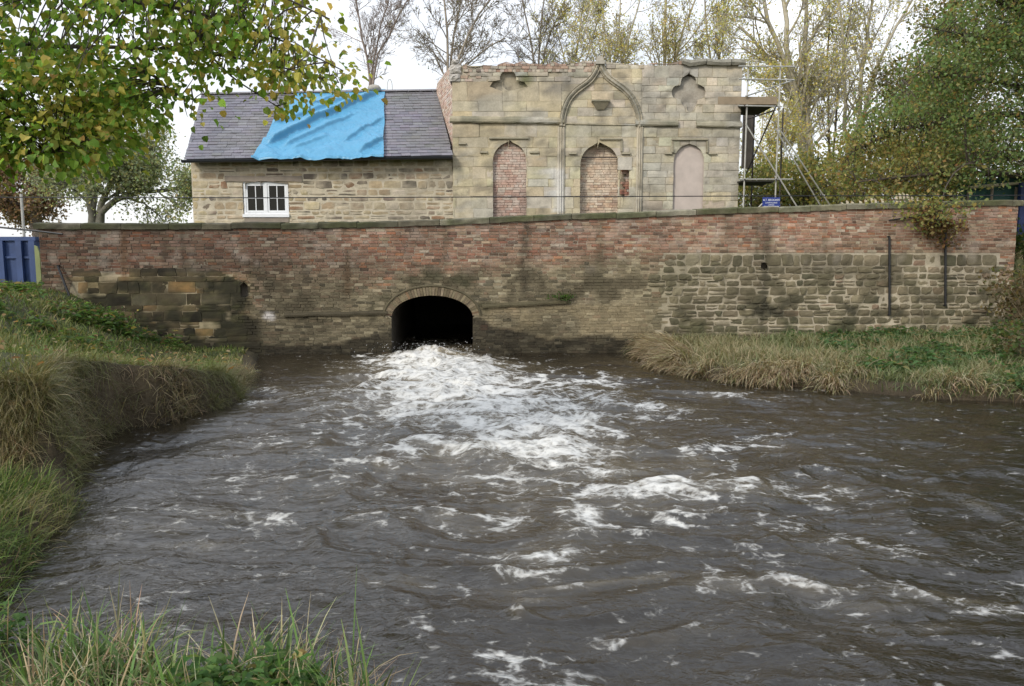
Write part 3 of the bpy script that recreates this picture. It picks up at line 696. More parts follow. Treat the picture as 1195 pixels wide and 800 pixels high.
# the canted brick return wall behind the cottage roof
E0, E1, R0 = at_y(217, 186, 23.72), at_y(528, 181.5, 23.72), at_y(237, 110, 27.4); R1 = E1 + (R0 - E0)
A_ = np.array([FU0 + .02, 24.28]); B_ = R1[:2] + (R1[:2] - A_) * .12
BF = Frame(B_[0], B_[1], (A_[1] - B_[1]) / (A_[0] - B_[0])); Ln = float(np.linalg.norm(A_ - B_))
def rtop(u):
    t = np.asarray(u) / Ln; return np.interp(t, [0, .14, .30, .68, 1.0], [R1[2] - .25, R1[2] + .1, R1[2] + .75, fz(80) + .42, fz(74)])
mb = MB(); rng = np.random.default_rng(9)
masonry(mb, even_courses(4.5, fz(70), .078), 0, Ln, lambda r, i: .235 if i % 3 else .12, .012, lambda r: r.normal(.006, .004), lambda u, z, r: pick([(3, .56, .44, .36), (2, .52, .37, .29), (2, .58, .49, .41), (.6, .44, .29, .22)], r, .06), rng, (), zone=lambda u, z: z < rtop(u) + .02, clip=lambda u: rtop(u))
masonry(mb, even_courses(2.3, fz(70), .2), 0, Ln, lambda r, i: .25, 0, lambda r: -.01, lambda u, z, r: np.array((.47, .40, .34)), rng, (), zone=lambda u, z: z < rtop(u), clip=lambda u: rtop(u) - .01, bev=0)
for k in range(len(mb.v)): mb.v[k] = BF.W(mb.v[k])
mb.build('brick_return_wall', M['brick'], gf)

# ================================================================== the cottage
CF = Frame(0, 24.12)
cu = lambda px, py=220: float(CF.u(px, py)); cz = lambda py, px=380: float(CF.z(px, py))
ct = thing('cottage', (cu(380), 24.12, 2.3), 'low stone cottage with a slate roof and one white casement window', 'building')
CU0, CU1 = cu(224), FU0 - .003; CZ1 = cz(184)
def cwin(z):
    ok = (z > cz(254)) & (z < cz(211.5)); return np.where(ok, cu(283), np.nan), np.where(ok, cu(336.5), np.nan), cu(310)
COT = [(4, .40, .32, .205), (3, .34, .265, .17), (2.4, .44, .355, .22), (2.4, .25, .20, .15), (1.5, .29, .18, .11), (1.4, .48, .42, .32), (1.8, .16, .135, .105)]
cm = MB(); rng = np.random.default_rng(31)
masonry(cm, rand_courses(2.2, CZ1, .13, .27, rng), CU0, CU1, lambda r, i: r.uniform(.20, .58), .055, lambda r: r.normal(.006, .006), lambda u, z, r: pick([(1, .46, .37, .21)], r) if u < cu(238) else pick(COT, r), rng, (cwin,), nu=4, nz=4, bulge=.008, bev=.010, depth=.04, wob=.014, rnd=.12, split=.30)
for k in range(len(cm.v)): cm.v[k] = CF.W(cm.v[k])
def cot_stain(u, z, c):
    n = fbm(u * 1.3, z * 2.0, 4, 101); n2 = fbm(u * 3.5, z * 4, 4, 103)
    c = mixc(c, (.52, .45, .33), .6 * sstep(.48, .64, n2))
    c = mixc(c, (.27, .235, .18), .5 * sstep(.5, .66, n) * sstep(cu(360), cu(440), u))
    return c * (.9 + .25 * (n - .4))[:, None]
cst = lambda V, c: frame_stain(CF, V, c, cot_stain)
cm.build('stone_wall', M['stone'], ct, stain=cst)
ms = MB(); sheet(ms, CF, CU0, CU1, 2.2, CZ1, -.001, (.54, .475, .36), .2, (cwin,))
for k in range(len(ms.v)): ms.v[k] = CF.W(ms.v[k])
ms.build('mortar_bed', M['stone'], ct, stain=cst)
# gables, back, inside darkness
bx = MB(); gl = MB()
for (P, Q) in ((E0, R0),):
    x0, y0 = CU0 + .03, 24.16; x1, y1 = R0[0] + .12, R0[1]
    xb, yb = 2 * x1 - x0, 2 * y1 - y0
    gl.add(np.array([(x0, y0, 2.2), (x1, y1, 2.2), (x1, y1, R0[2] - .1), (x0, y0, E0[2] - .05)]), np.array([[0, 1, 2, 3]]), (.4, .33, .22))
    gl.add(np.array([(x1, y1, 2.2), (xb, yb, 2.2), (xb, yb, E0[2] - .05), (x1, y1, R0[2] - .1)]), np.array([[0, 1, 2, 3]]), (.4, .33, .22))
    x2 = E1[0] + 2 * (R0[0] - E0[0]); gl.add(np.array([(xb, yb, 2.2), (x2, yb, 2.2), (x2, yb, E0[2] - .05), (xb, yb, E0[2] - .05)]), np.array([[0, 1, 2, 3]]), (.4, .33, .22))
gl.build('gable_wall', M['stone'], ct)
# window
win = MB()
def cbox(mb, x0, x1, y0, y1, d0, d1, col=(.74, .75, .76)):
    mb.box((cu(x0), d0, cz(y1)), (cu(x1), d1, cz(y0)), col, xf=CF.W)
for a in ((283.5, 286, 212, 250), (333.5, 336, 212, 250), (286, 333.5, 212, 214.2), (286, 333.5, 247.5, 250), (308.6, 311.2, 214.2, 247.5)): cbox(win, *a, -.12, -.03)
wn = win.build('window', M['white'], ct)
for x0, x1 in ((286.2, 308.4), (311.4, 333.3)):
    cs = MB()
    for a in ((x0, x0 + 1.9, 214.4, 247.3), (x1 - 1.9, x1, 214.4, 247.3), (x0 + 1.9, x1 - 1.9, 214.4, 216.3), (x0 + 1.9, x1 - 1.9, 245.2, 247.3)): cbox(cs, *a, -.10, -.045)
    xm = (x0 + x1) / 2; cbox(cs, xm - .5, xm + .5, 216.3, 245.2, -.09, -.055); cbox(cs, x0 + 1.9, xm - .51, 230.2, 231.2, -.09, -.055); cbox(cs, xm + .51, x1 - 1.9, 230.2, 231.2, -.09, -.055)
    cs.build('casement', M['white'], wn)
    g = MB(); cbox(g, x0 + 1, x1 - 1, 216, 246, -.080, -.070); g.build('glass', M['glass'], wn)
s_ = MB(); cbox(s_, 282.5, 337, 249.6, 253.2, -.12, .06); s_.build('sill', M['white'], wn)
s_ = MB(); cbox(s_, 284, 336, 254, 259, -.02, .03, (.2, .18, .16)); s_.build('stone_sill', M['wood'], ct)
s_ = MB(); rng = np.random.default_rng(2); us = np.linspace(cu(263), cu(353), 14)
V = np.stack([CF.w(u_, np.array((-.02, .035, .035, -.02)) + rng.normal(0, .003), np.array((cz(211.6), cz(211.6), cz(205.2), cz(205.2))) + rng.normal(0, .008, 4)) for u_ in us]); s_.grid(V, (.24, .2, .16)); s_.build('timber_lintel', M['wood'], ct)
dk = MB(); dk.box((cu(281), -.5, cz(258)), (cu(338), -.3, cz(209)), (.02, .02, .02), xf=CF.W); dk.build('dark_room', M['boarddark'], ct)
# slate roof
ex = E1 - E0; RW = float(np.linalg.norm(ex)); ey = R0 - E0; RH = float(np.linalg.norm(ey)); ex /= RW; ey /= RH
nr = np.cross(ex, ey); nr /= np.linalg.norm(nr); nr *= np.sign(nr[2])
def RP(u, d, v):
    u, d, v = np.broadcast_arrays(np.asarray(u, float), np.asarray(d, float), np.asarray(v, float)); sag = -.05 * np.sin(np.pi * np.clip(v / RH, 0, 1)) * (.4 + .6 * vnoise(u * .5, v * .5, 3))
    return E0 + ex * u[..., None] + ey * v[..., None] + nr * (d + sag)[..., None]
def roof_uv(px, py):
    d = ray(px, py); t = ((E0 - CAM) @ nr) / (d @ nr); P = CAM + d * t[..., None] - E0
    G = np.array([[1, ex @ ey], [ex @ ey, 1]]); return np.linalg.solve(G, np.stack([P @ ex, P @ ey]))
rf = MB(); rng = np.random.default_rng(41); CO = RH / 24
SL = [(4, .160, .149, .170), (3, .175, .164, .184), (2, .145, .136, .156), (1, .195, .184, .20), (.5, .155, .149, .145)]
masonry(rf, even_courses(0, RH, CO), -.06, RW + .02, lambda r, i: .30 + r.normal(0, .01), .006, lambda r: .02 + r.normal(0, .003), lambda u, z, r: pick(SL, r, .08), rng, (), nu=2, nz=2, bev=.0, depth=.014)
for k in range(len(rf.v)):
    v = rf.v[k]; fr = ((v[:, 2] / CO) % 1.0); rf.v[k] = RP(v[:, 0], v[:, 1] + .013 * (1 - fr) - .006, v[:, 2])
def roof_st(V, c):
    n = fbm(V[:, 0] * .9, V[:, 2] * 1.2, 4, 111); c = mixc(c, (.15, .15, .12), .4 * sstep(.5, .65, n)); return c * (.85 + .35 * (fbm(V[:, 0] * 2, V[:, 2] * .6, 3, 115)))[:, None]
ro = rf.build('slate_roof', M['slate'], ct, stain=roof_st)
ub = MB(); us = np.linspace(0, RW, 20); vs = np.linspace(-.02, RH, 12)
ub.grid(np.stack([RP(us, -.02, v) for v in vs]), (.16, .15, .16))
RB = 2 * R0 - E0; back = np.array([R0 + nr * -.01, R1 + nr * -.01, [E1[0] + 2 * (R0[0] - E0[0]), RB[1], E0[2]], [RB[0], RB[1], E0[2]]]); ub.add(back, np.array([[0, 1, 2, 3]]), (.2, .19, .2))
ub.build('roof_underlay', M['slate'], ro)
rt = MB(); a = -.05; rng = np.random.default_rng(42)
while a < RW:
    b = min(a + .42, RW + .03); q = np.linspace(0, np.pi, 7); V = np.stack([RP(u_, .03, RH) + np.stack([0 * q, -.12 * np.cos(q), .075 * np.sin(q) - .03], -1) for u_ in (a + .004, b - .004)]); rt.grid(V, (.2, .19, .2)); a = b
rt.build('ridge_tiles', M['lead'], ro)
gt = MB(); q = np.linspace(np.pi, 2 * np.pi, 8); P0, P1 = E0 - ex * .1, E1 + ex * .0
V = np.stack([p + np.stack([0 * q, -.07 + .075 * np.cos(q), -.02 + .085 * np.sin(q)], -1) for p in (P0, P1)]); gt.grid(V); V2 = V.copy(); V2[..., 1] += .012; gt.grid(V2)
wbx = MB(); gt.box((CU0, .0, CZ1 - .05), (CU1, .06, CZ1 + .10), xf=CF.W)
gt.build('gutter', M['gutter'], ct)

# ------------------------------------------------------------------ the tarpaulin
n_, m_ = 150, 200
lft = [roof_uv(296, 183.5), roof_uv(316, 152), roof_uv(336, 122), roof_uv(350, 107)]; rgt = [roof_uv(448, 180.5), roof_uv(448.5, 152), roof_uv(449, 107)]
t = np.linspace(0, 1, n_)
def edge(pts, vv):
    pts = np.array(pts); return np.interp(vv, pts[:, 1], pts[:, 0])
vv = np.linspace(-.07, RH + .02, n_); ul, ur = edge(lft, vv), edge(rgt, vv)
ul = ul + .015 * np.sin(vv * 4); ur = ur + .012 * np.sin(vv * 3 + 1)
s = np.linspace(0, 1, m_); U = ul[:, None] + (ur - ul)[:, None] * s[None]; Vv = np.repeat(vv[:, None], m_, 1)
n1 = fbm(U * 1.3 + Vv * .8, Vv * 1.1 - U * .4, 4, 121); n2 = fbm(U * 4 + Vv * 2.5, Vv * 1.2 - U * .8, 3, 127)
D = .06 + .17 * (n1 - .45) + .06 * (n2 - .5) + .045 * np.abs(np.sin((U * .5 - Vv * .9) * 4.0 + n1 * 5)) ** .6 + .02 * (fbm(U * 9, Vv * 7, 2, 129) - .5)
for (xa, ya, xb, yb), hgt in (((312, 170, 441, 113), .24), ((330, 174, 412, 138), .10), ((418, 181, 447, 166), .15), ((316, 150, 402, 119), .11), ((340, 178, 380, 164), .08), ((400, 170, 446, 140), .09), ((360, 130, 392, 112), .10)):
    a, b = roof_uv(xa, ya), roof_uv(xb, yb); dv = (b - a); ln = np.linalg.norm(dv); dv /= ln
    al = (U - a[0]) * dv[0] + (Vv - a[1]) * dv[1]; ac = -(U - a[0]) * dv[1] + (Vv - a[1]) * dv[0]
    D = D + hgt * np.exp(-(np.where(ac > 0, ac / .30, ac / .035)) ** 2) * sstep(-.1, .4, al) * sstep(ln + .3, ln - .3, al)
D = np.maximum(D, .045) * lerp(1, .4, sstep(RH - .9, RH - .05, Vv)) + .012
tp = MB(); Pt = RP(U, D, Vv)
low = np.stack([Pt[0] + np.array([0, -.09 - .02 * 0, -.01]) , Pt[0] + np.stack([0 * s, -.11 + .03 * np.sin(s * 21), -.06 - .05 * vnoise(s * 9, 0 * s, 5)], -1)])
Pt = np.concatenate([low[::-1], Pt, Pt[-1:] + np.array([0, .14, .06]), Pt[-1:] + np.array([0, .45, -.28])], 0)
tp.grid(Pt); to = tp.build('tarpaulin', M['tarp'], base=tuple(Pt[5, 100]), smooth=True)
tag(to, 'creased bright blue tarpaulin sheet draped over the cottage roof', 'tarpaulin')
sb = MB(); q = np.linspace(0, np.pi, 10); a = np.linspace(0, 2 * np.pi, 16); c0 = RP(roof_uv(437.5, 108)[0], .16, RH - .06); rng = np.random.default_rng(2)
V = np.stack([c0 + np.stack([.235 * math.sin(p) * np.cos(a), .17 * math.sin(p) * np.sin(a), .125 * math.cos(p) + 0 * a], -1) * (1 + .05 * np.sin(a * 3 + p * 4))[:, None] for p in q]); sb.grid(V, (.36, .33, .28))
tag(sb.build('sandbag', M['sack'], base=tuple(c0), smooth=True), 'small grey filled sack weighing down the blue sheet on the roof ridge', 'sandbag')
# loop of wire on the ridge
lp = MB(); c1 = RP(roof_uv(455, 106)[0], .05, RH); q = np.linspace(0, np.pi, 12); lp.tube(np.stack([c1[0] - .09 * np.cos(q), c1[1] + 0 * q, c1[2] - .05 + .42 * np.sin(q) ** .6], -1), .012, 5)
tag(lp.build('iron_hoop', M['tube'], base=tuple(c1)), 'thin bent metal hoop standing on the cottage ridge right of the blue sheet', 'hoop')

# ================================================================== scaffold at the right end of the ruin
sc = thing('scaffold', tuple(at_y(885, 240, 24.6) * [1, 1, 0] + [0, 0, 2.3]), 'tube scaffold with a boarded platform against the right end of the gothic ruin', 'scaffold')
def pole(name, a, b, ya, yb, r=.022, mat='tube'):
    mb = MB(); P = np.array([at_y(*a, ya), at_y(*b, yb)]); 
    if name == 'standard': P[1][:2] = P[1][:2]
    mb.tube(np.stack([P[0] + (P[1] - P[0]) * t for t in (0, .5, 1)]), r, 8, cap=True); return mb.build(name, M[mat], sc)
Yf, Yb = 23.55, 25.4
for (px, top, Y, mt_) in ((869, 72, Yf, 'tube'), (906, 72, Yf + .02, 'tube'), (878, 122, Yb, 'tubedark'), (911, 126, Yb, 'tubedark')):
    p = at_y(px, 200, Y); z1 = at_y(px, top, Y)[2]; mb = MB(); mb.tube(np.array([[p[0], p[1], 2.3], [p[0], p[1], 4], [p[0], p[1], z1]]), .026, 8, cap=True); mb.build('standard', M[mt_], sc)
for a in (((862, 77), (928, 77.5), Yf - .06, Yf - .06), ((862, 92), (926, 93), Yf - .06, Yf - .06), ((862, 123), (912, 124), Yf - .06, Yf - .06), ((862, 209), (925, 209), Yf - .06, Yf - .06)):
    pole('ledger', *a)
for a, mt_ in ((((870, 112), (927, 93), Yf - .1, Yf + .3), 'tube'), (((870, 144), (932, 244), Yf - .12, Yf - .3), 'tube'), (((905, 125), (871, 202), Yf + .2, Yb), 'tubedark'), (((884, 243), (896, 231), Yf - .2, Yf - .2), 'tube'),
              (((905, 150), (961, 246), Yf - .1, Yf + .2), 'tube'), (((908, 148), (973, 246), Yf - .16, Yf + .1), 'tube'), (((868, 140), (905, 128), Yf + .1, Yf + .1), 'tubedark')): pole('brace', *a, mat=mt_)
for (px, py) in ((869, 123), (906, 123), (869, 209), (906, 209)):
    pole('transom', (px, py), (px + 3, py + 1), Yf - .15, Yb + .1, mat='tubedark')
def plank(name, x0, x1, y0, y1, Ya, Yb_, mat, tilt=0):
    mb = MB(); a = at_y(x0, y1, Ya); b = at_y(x1, y0, Ya); mb.box((a[0], Ya, a[2]), (b[0], Yb_, b[2])); return mb.build(name, M[mat], sc)
plank('toe_board', 838, 907, 112.5, 121.5, Yf - .03, Yf + .01, 'board')
for i in range(5):
    a = at_y(866, 121.8, Yf); b = at_y(907, 121.8, Yf); mb = MB(); y0 = Yf + .03 + i * .36; mb.box((a[0], y0, a[2] + .01), (b[0], y0 + .345, a[2] + .05)); mb.build('platform_board', M['boarddark'], sc)
for i in range(4):
    a = at_y(865, 212, Yf); b = at_y(904, 212, Yf); mb = MB(); y0 = Yf + .03 + i * .36; mb.box((a[0], y0, a[2] + .01), (b[0] + .1 * (i % 2), y0 + .33, a[2] + .05)); mb.build('platform_board', M['boarddark'], sc)
mb = MB(); a = at_y(866, 196, Yb + .3); b = at_y(880, 122, Yb + .3); mb.box((a[0], Yb + .3, a[2]), (b[0], Yb + .42, b[2])); mb.build('hanging_board', M['wood'], sc)
# small sign on the wall top
sg = thing('site_sign', tuple(WF.w(wu(902, 240), -.1, float(coping_top(wu(902, 240))))), 'small blue contractor sign with white lettering on the wall top beside the scaffold', 'sign')
u0, u1 = wu(891.5, 236), wu(912, 236); z0, z1 = wz(243, 902), wz(229.5, 902)
mb = MB(); mb.box((u0, -.1, z0), (u1, -.088, z1), xf=WF.W); mb.build('panel', M['signblue'], sg)
mb = MB(); mb.box(((u0 + u1) / 2 - .02, -.13, z0 - .12), ((u0 + u1) / 2 + .02, -.102, z1 - .02), xf=WF.W); mb.build('stake', M['wood'], sg)
lt = MB()
import itertools
H = z1 - z0
for txt, zc, size in (('A.T. BROOKES', z1 - .085, .062), ('SCAFFOLDING', z1 - .145, .045), ('LIMITED', z1 - .193, .04)):
    cvd = bpy.data.curves.new('lettering', 'FONT'); cvd.body = txt; cvd.size = size; cvd.align_x = 'CENTER'; cvd.extrude = .0008
    o = bpy.data.objects.new('lettering', cvd); C.objects.link(o); me = bpy.data.meshes.new_from_object(o.evaluated_get(bpy.context.evaluated_depsgraph_get())); bpy.data.objects.remove(o)
    co = np.array([v.co[:] for v in me.vertices]);
    Vw = WF.w((u0 + u1) / 2 + co[:, 0], -.0868 + co[:, 2], zc + co[:, 1])
    for p in me.polygons: pass
    for k in (3, 4):
        fs = [tuple(p.vertices) for p in me.polygons if len(p.vertices) == k]
        if fs: lt.add(Vw, np.array(fs))
lt.box((u0 + .03, -.0865, z0 + .045), (u1 - .03, -.0855, z0 + .06), xf=WF.W)
lt.build('lettering', M['white'], sg)

# ------------------------------------------------------------------ skip, lime board, post, hoarding, palings
sk = thing('skip', tuple(at_y(0, 322, 18.4)), 'blue steel waste skip on the grass at the left end of the river wall', 'skip')
x1 = float(at_y(43, 300, 18.4)[0]); x0 = x1 - 3.4; zt = float(at_y(20, 279, 18.4)[2]); zb = zt - 1.05
mb = MB(); V = np.array([(x0 + .4, 18.42, zb), (x1 - .02, 18.42, zb), (x1 - .02, 20.1, zb), (x0 + .4, 20.1, zb), (x0, 18.4, zt), (x1, 18.4, zt), (x1, 20.2, zt), (x0, 20.2, zt)]); mb.add(V, BOXF[[0, 2, 3, 4, 5]]); 
V2 = V + np.array([(.04, .04, .05)] * 4 + [(.04, .04, 0)] * 4) * np.array([(1, 1, 1), (-1, 1, 1), (-1, -1, 1), (1, -1, 1)] * 2); mb.add(V2, BOXF[[0, 2, 3, 4, 5]]); mb.build('body', M['blue'], sk)
mb = MB()
mb.box((x0 - .05, 18.335, zt - .03), (x1 + .03, 18.44, zt + .06)); mb.box((x1 - .08, 18.445, zt - .03), (x1 + .03, 20.25, zt + .06)); mb.build('rim', M['blue'], sk)
for px in (3, 24.5, 40):
    x = float(at_y(px, 300, 18.35)[0]); mb = MB(); mb.box((x - .09, 18.30, zb + .02), (x + .05, 18.405, zt - .034)); mb.build('rib', M['blue'], sk)
mb = MB(); mb.box((x0 + .3, 18.36, zt - .45), (x1 - .12, 18.398, zt - .40)); mb.build('side_rail', M['blue'], sk)
mb = MB(); p = at_y(44.5, 300, 18.25); q = np.linspace(0, np.pi / 2, 5)
out = [(p[0] - .05, 1.25), (p[0] + .07, 1.25), (p[0] + .065, p[2] + .1), (p[0] + .02, p[2] + .25), (p[0] - .045, p[2] + .28)]
V = np.array([(a, 18.2, b) for a, b in out] + [(a, 18.24, b) for a, b in out]); mb.add(V, np.array([[0, 1, 2, 3, 4]])); mb.add(V, np.array([[9, 8, 7, 6, 5]])); mb.add(V, np.array([[i, (i + 1) % 5 + 0, (i + 1) % 5 + 5, i + 5] for i in range(5)])[:, ::-1])
tag(mb.build('plastic_board', M['yellow'], base=(p[0], 18.2, 1.25)), 'narrow lime coloured plastic board standing between the blue skip and the brick wall', 'board')
mb = MB(); p = at_y(28.5, 280, 20.6); mb.tube(np.array([[p[0], 20.6, 1.4], [p[0], 20.6, 3], [p[0], 20.6, at_y(28, 226, 20.6)[2]]]), .035, 8, cap=True); tag(mb.build('grey_post', M['tube'], base=(p[0], 20.6, 1.4)), 'slender grey metal post rising behind the blue skip', 'post')
hd = thing('site_hoarding', tuple(at_y(1165, 240, 20.8) * [1, 1, 0] + [0, 0, 2.2]), 'dark green sheeted site fence with a pale rail behind the right end of the wall', 'fence')
a = at_y(1118, 234, 20.9); xs = np.linspace(a[0], a[0] + 4.5, 40); zz = np.linspace(2.2, 4.25, 14)
mb = MB(); mb.grid(np.stack([np.stack([xs, 20.9 + .04 * np.sin(xs * 6) + .03 * np.sin(z_ * 5 + xs * 2), 0 * xs + z_ + (xs - xs[0]) * .10 * (z_ - 2.2) / 2], -1) for z_ in zz])); mb.build('sheeting', M['green'], hd)
mb = MB(); mb.tube(np.array([at_y(1128, 219, 20.75), at_y(1160, 216, 20.75), at_y(1215, 211.5, 20.75)]), .04, 8, cap=True); mb.build('rail', M['paleg'], hd)
for px in (1130, 1158, 1186, 1214):
    mb = MB(); p = at_y(px, 220, 20.84); mb.tube(np.array([[p[0], 20.84, 2.2], [p[0], 20.84, 4.1]]), .035, 8, cap=True); mb.build('post', M['wood'], hd)
mb = MB(); p = at_y(1193, 222, 20.5); mb.box((p[0] - .03, 20.5, 2.2), (p[0] + .22, 20.62, at_y(1193, 212, 20.5)[2])); tag(mb.build('blue_panel', M['navy'], base=(p[0], 20.5, 2.2)), 'upright dark blue panel in front of the green site fence', 'panel')
pf = thing('paling_fence', tuple(at_y(1020, 240, 19.3) * [1, 1, 0] + [0, 0, 2.2]), 'leaning pale chestnut paling fence behind the right part of the wall', 'fence')
rng = np.random.default_rng(5)
for px, py in ((982, 236), (988, 233.5), (994, 234.5), (1003, 234), (1010, 232), (1016, 230.5), (1021, 231), (1028, 231.5), (1044.5, 226.5), (1049, 225), (1053.5, 224.5), (1058, 226), (1064, 229), (1070, 231), (1078, 231)):
    p = at_y(px, py, 19.3); ln_ = rng.uniform(.14, .22); mb = MB(); x, z = p[0], p[2]
    P = np.array([(x + .34, 19.3, 2.2), (x + .02, 19.3 + rng.normal(0, .02), z - .03), (x, 19.3, z)])
    w = np.array([.030, .030, .006])
    V = np.concatenate([P + np.stack([-w, 0 * w - .012, 0 * w], -1), P + np.stack([w, 0 * w - .012, 0 * w], -1), P + np.stack([w, 0 * w + .012, 0 * w], -1), P + np.stack([-w, 0 * w + .012, 0 * w], -1)])
    Fq = []
    for k in range(2):
        for s1 in range(4): Fq.append([s1 * 3 + k, ((s1 + 1) % 4) * 3 + k, ((s1 + 1) % 4) * 3 + k + 1, s1 * 3 + k + 1])
    mb.add(V, np.array(Fq)); mb.build('pale', M['paleg'], pf)
mb = MB(); mb.tube(np.array([at_y(975, 240, 19.27), at_y(1085, 236, 19.27)]), .01, 5); mb.build('wire', M['tube'], pf)
# ================================================================== the ground, the banks and the river
LB = [(300, 428), (286, 450), (280, 468), (250, 478), (205, 492), (182, 497), (150, 500), (112, 512), (94, 528), (88, 556), (92, 588), (70, 620), (38, 652), (14, 684), (0, 702)]
RBK = [(748, 415), (775, 431), (815, 440), (868, 447), (930, 452), (1020, 459), (1100, 466), (1195, 470)]
lb = at_z(*np.array(LB, float).T, 0)[:, :2]; rb = at_z(*np.array(RBK, float).T, 0)[:, :2]
near = np.array([(-3.5, 4.85), (-4.3, 4.5), (-4.2, 4.0), (-3.2, 3.75), (-2.3, 3.55), (-1.6, 3.35), (-1.0, 3.25), (-.38, 3.08), (-.2, 2.4), (.6, 1.7), (3, 1.2), (9, .2), (45, -3)])
wl = WF.w(np.array([wu(300, 420), AC, wu(748, 415)]), -.34, 0)[:, :2]
POLY = np.concatenate([near[::-1], lb[::-1], wl, rb, np.array([(14, 11.2), (45, 9)])])
def sdist(x, y):
    x = np.asarray(x, float); y = np.asarray(y, float); best = np.full(x.shape, 1e9); ins = np.zeros(x.shape, bool)
    for i in range(len(POLY)):
        (x0, y0), (x1, y1) = POLY[i], POLY[(i + 1) % len(POLY)]
        dx, dy = x1 - x0, y1 - y0; t = np.clip(((x - x0) * dx + (y - y0) * dy) / (dx * dx + dy * dy + 1e-12), 0, 1)
        best = np.minimum(best, np.hypot(x - x0 - t * dx, y - y0 - t * dy))
        cr = ((y0 > y) != (y1 > y)) & (x < (x1 - x0) * (y - y0) / (y1 - y0 + 1e-12) + x0); ins ^= cr
    return np.where(ins, -best, best)
def wall_d(x, y): return (x - WF.o[0]) * WF.s - (y - WF.o[1]) * WF.c
def wall_u(x, y): return (x - WF.o[0]) * WF.c + (y - WF.o[1]) * WF.s
def height(x, y, sd=None, rough=True):
    sd = sdist(x, y) if sd is None else sd
    n = fbm(x * .8, y * .8, 4, 201); n2 = fbm(x * 3, y * 3, 3, 205)
    eL = np.interp(y, [4.2, 6, 7.35, 7.7, 8.6, 9.6, 10.5, 11.4, 12.3, 13, 16], [.20, .24, .26, 1.0, 1.08, 1.0, .82, .58, .42, .26, .08])
    sl = np.interp(y, [5, 8, 10.5, 13, 18], [.04, .06, .07, .07, .05])
    zL = eL * sstep(-.02, .26, sd) + sl * np.clip(sd - .2, 0, 4.2) + 1.15 * sstep(-7.0, -10.6, x) * sstep(8.5, 11.5, y)
    eR = .20 + .0 * x; zR = eR * sstep(-.02, .25, sd) + .035 * np.clip(sd - .2, 0, 6) + 1.3 * sstep(11.4, 14, x)
    zN = .60 * sstep(-.02, .28, sd) + 0 * x
    kl = sstep(4.7, 4.2, y); kr = sstep(0, 2, x) * sstep(7, 9, y)
    z = lerp(lerp(zL, zR, kr), zN, kl * (1 - kr))
    z = z + np.where(sd > .12, (n - .5) * .22 + (n2 - .5) * .06, (n2 - .5) * .05)
    z = np.where(sd < 0, -np.minimum(1.0, -sd * 1.6 + .04), z)
    d = wall_d(x, y); u = wall_u(x, y)
    beh = (d < -.27)
    inw = sstep(WU0 - .25, WU0 + .02, u) * (1 - sstep(WU1 - .02, WU1 + .3, u))
    zb = lerp(np.where(u < 0, 1.55 + .06 * np.clip(-d, 0, 14), 2.2), 2.3, inw)
    return np.where(beh, zb + (n - .5) * .06, z)
gx = np.concatenate([-14 - np.geomspace(.4, 700, 26)[::-1], np.arange(-14, 15.01, .1), 15 + np.geomspace(.4, 700, 26)])
gy = np.concatenate([-1 - np.geomspace(.4, 200, 14)[::-1], np.arange(-1, 20.01, .1), 20 + np.geomspace(.4, 900, 30)])
GX, GY = np.meshgrid(gx, gy); SD = sdist(GX, GY); GZ = height(GX, GY, SD)
n1 = fbm(GX * 1.2, GY * 1.2, 4, 211)
gc = mixc(np.broadcast_to(np.array((.062, .048, .028)), GX.shape + (3,)), (.045, .060, .018), sstep(.25, .5, SD) * .9)
gc = mixc(gc, (.10, .075, .045), .5 * sstep(.5, .7, n1)); gc = mixc(gc, (.030, .022, .014), .7 * sstep(.12, -.02, SD))
far = sstep(14, 30, GY); gc = mixc(gc, (.07, .085, .03), far)
tm = MB(); tm.grid(np.stack([GX, GY, GZ], -1), gc)
f = tm.f[0]; cx = (GX.reshape(-1)[f]).mean(1); cy = (GY.reshape(-1)[f]).mean(1); uu, dd = wall_u(cx, cy), wall_d(cx, cy)
tm.f[0] = f[~((np.abs(uu - AC) < AH + .15) & (dd < -.05) & (dd > -.7))]
tag(tm.build('ground', M['soil'], smooth=True), kind='structure')

# ------------------------------------------------------------------ water
wx = np.concatenate([np.arange(-7.2, 11.5, .030), np.arange(11.5, 16, .05), 16 + np.geomspace(.05, 28, 50)])
ys = [18.9]
while ys[-1] > 2.2: ys.append(ys[-1] - np.interp(ys[-1], [3, 8, 18], [.016, .030, .045]))
wyv = np.concatenate([[26, 24, 22, 20.5, 19.8, 19.3], np.array(ys), [1.9, 1.4, .6, -.5, -2, -4]])
X, Y = np.meshgrid(wx, wyv)
mouth = WF.w(AC, 0, 0)[:2]
dxm, dym = X - mouth[0], mouth[1] - Y; rr_ = np.hypot(dxm, dym)
PB = lambda: np.exp(-((dxm - .22 * dym) / (2.0 + .33 * np.clip(dym, 0, 30))) ** 2) * np.exp(-np.clip(dym, 0, 30) / 15) * sstep(-1, .5, dym)
w1 = fbm(X * .55, Y * .55, 3, 301) - .5; w2 = fbm(X * .55 + 9, Y * .55 + 4, 3, 307) - .5
XX, YY = X + 1.0 * w1, Y + 1.0 * w2
def gauss(px, py, rx, ry, s):
    c = at_z(px, py, 0); ex_ = at_z(px + rx, py, 0) - c; a = at_z(px, py - ry, 0)[1] - at_z(px, py + ry, 0)[1]
    return s * np.exp(-((XX - c[0] - w2 * .3) / abs(ex_[0])) ** 2 - ((YY - c[1]) / (abs(a) / 2)) ** 2)
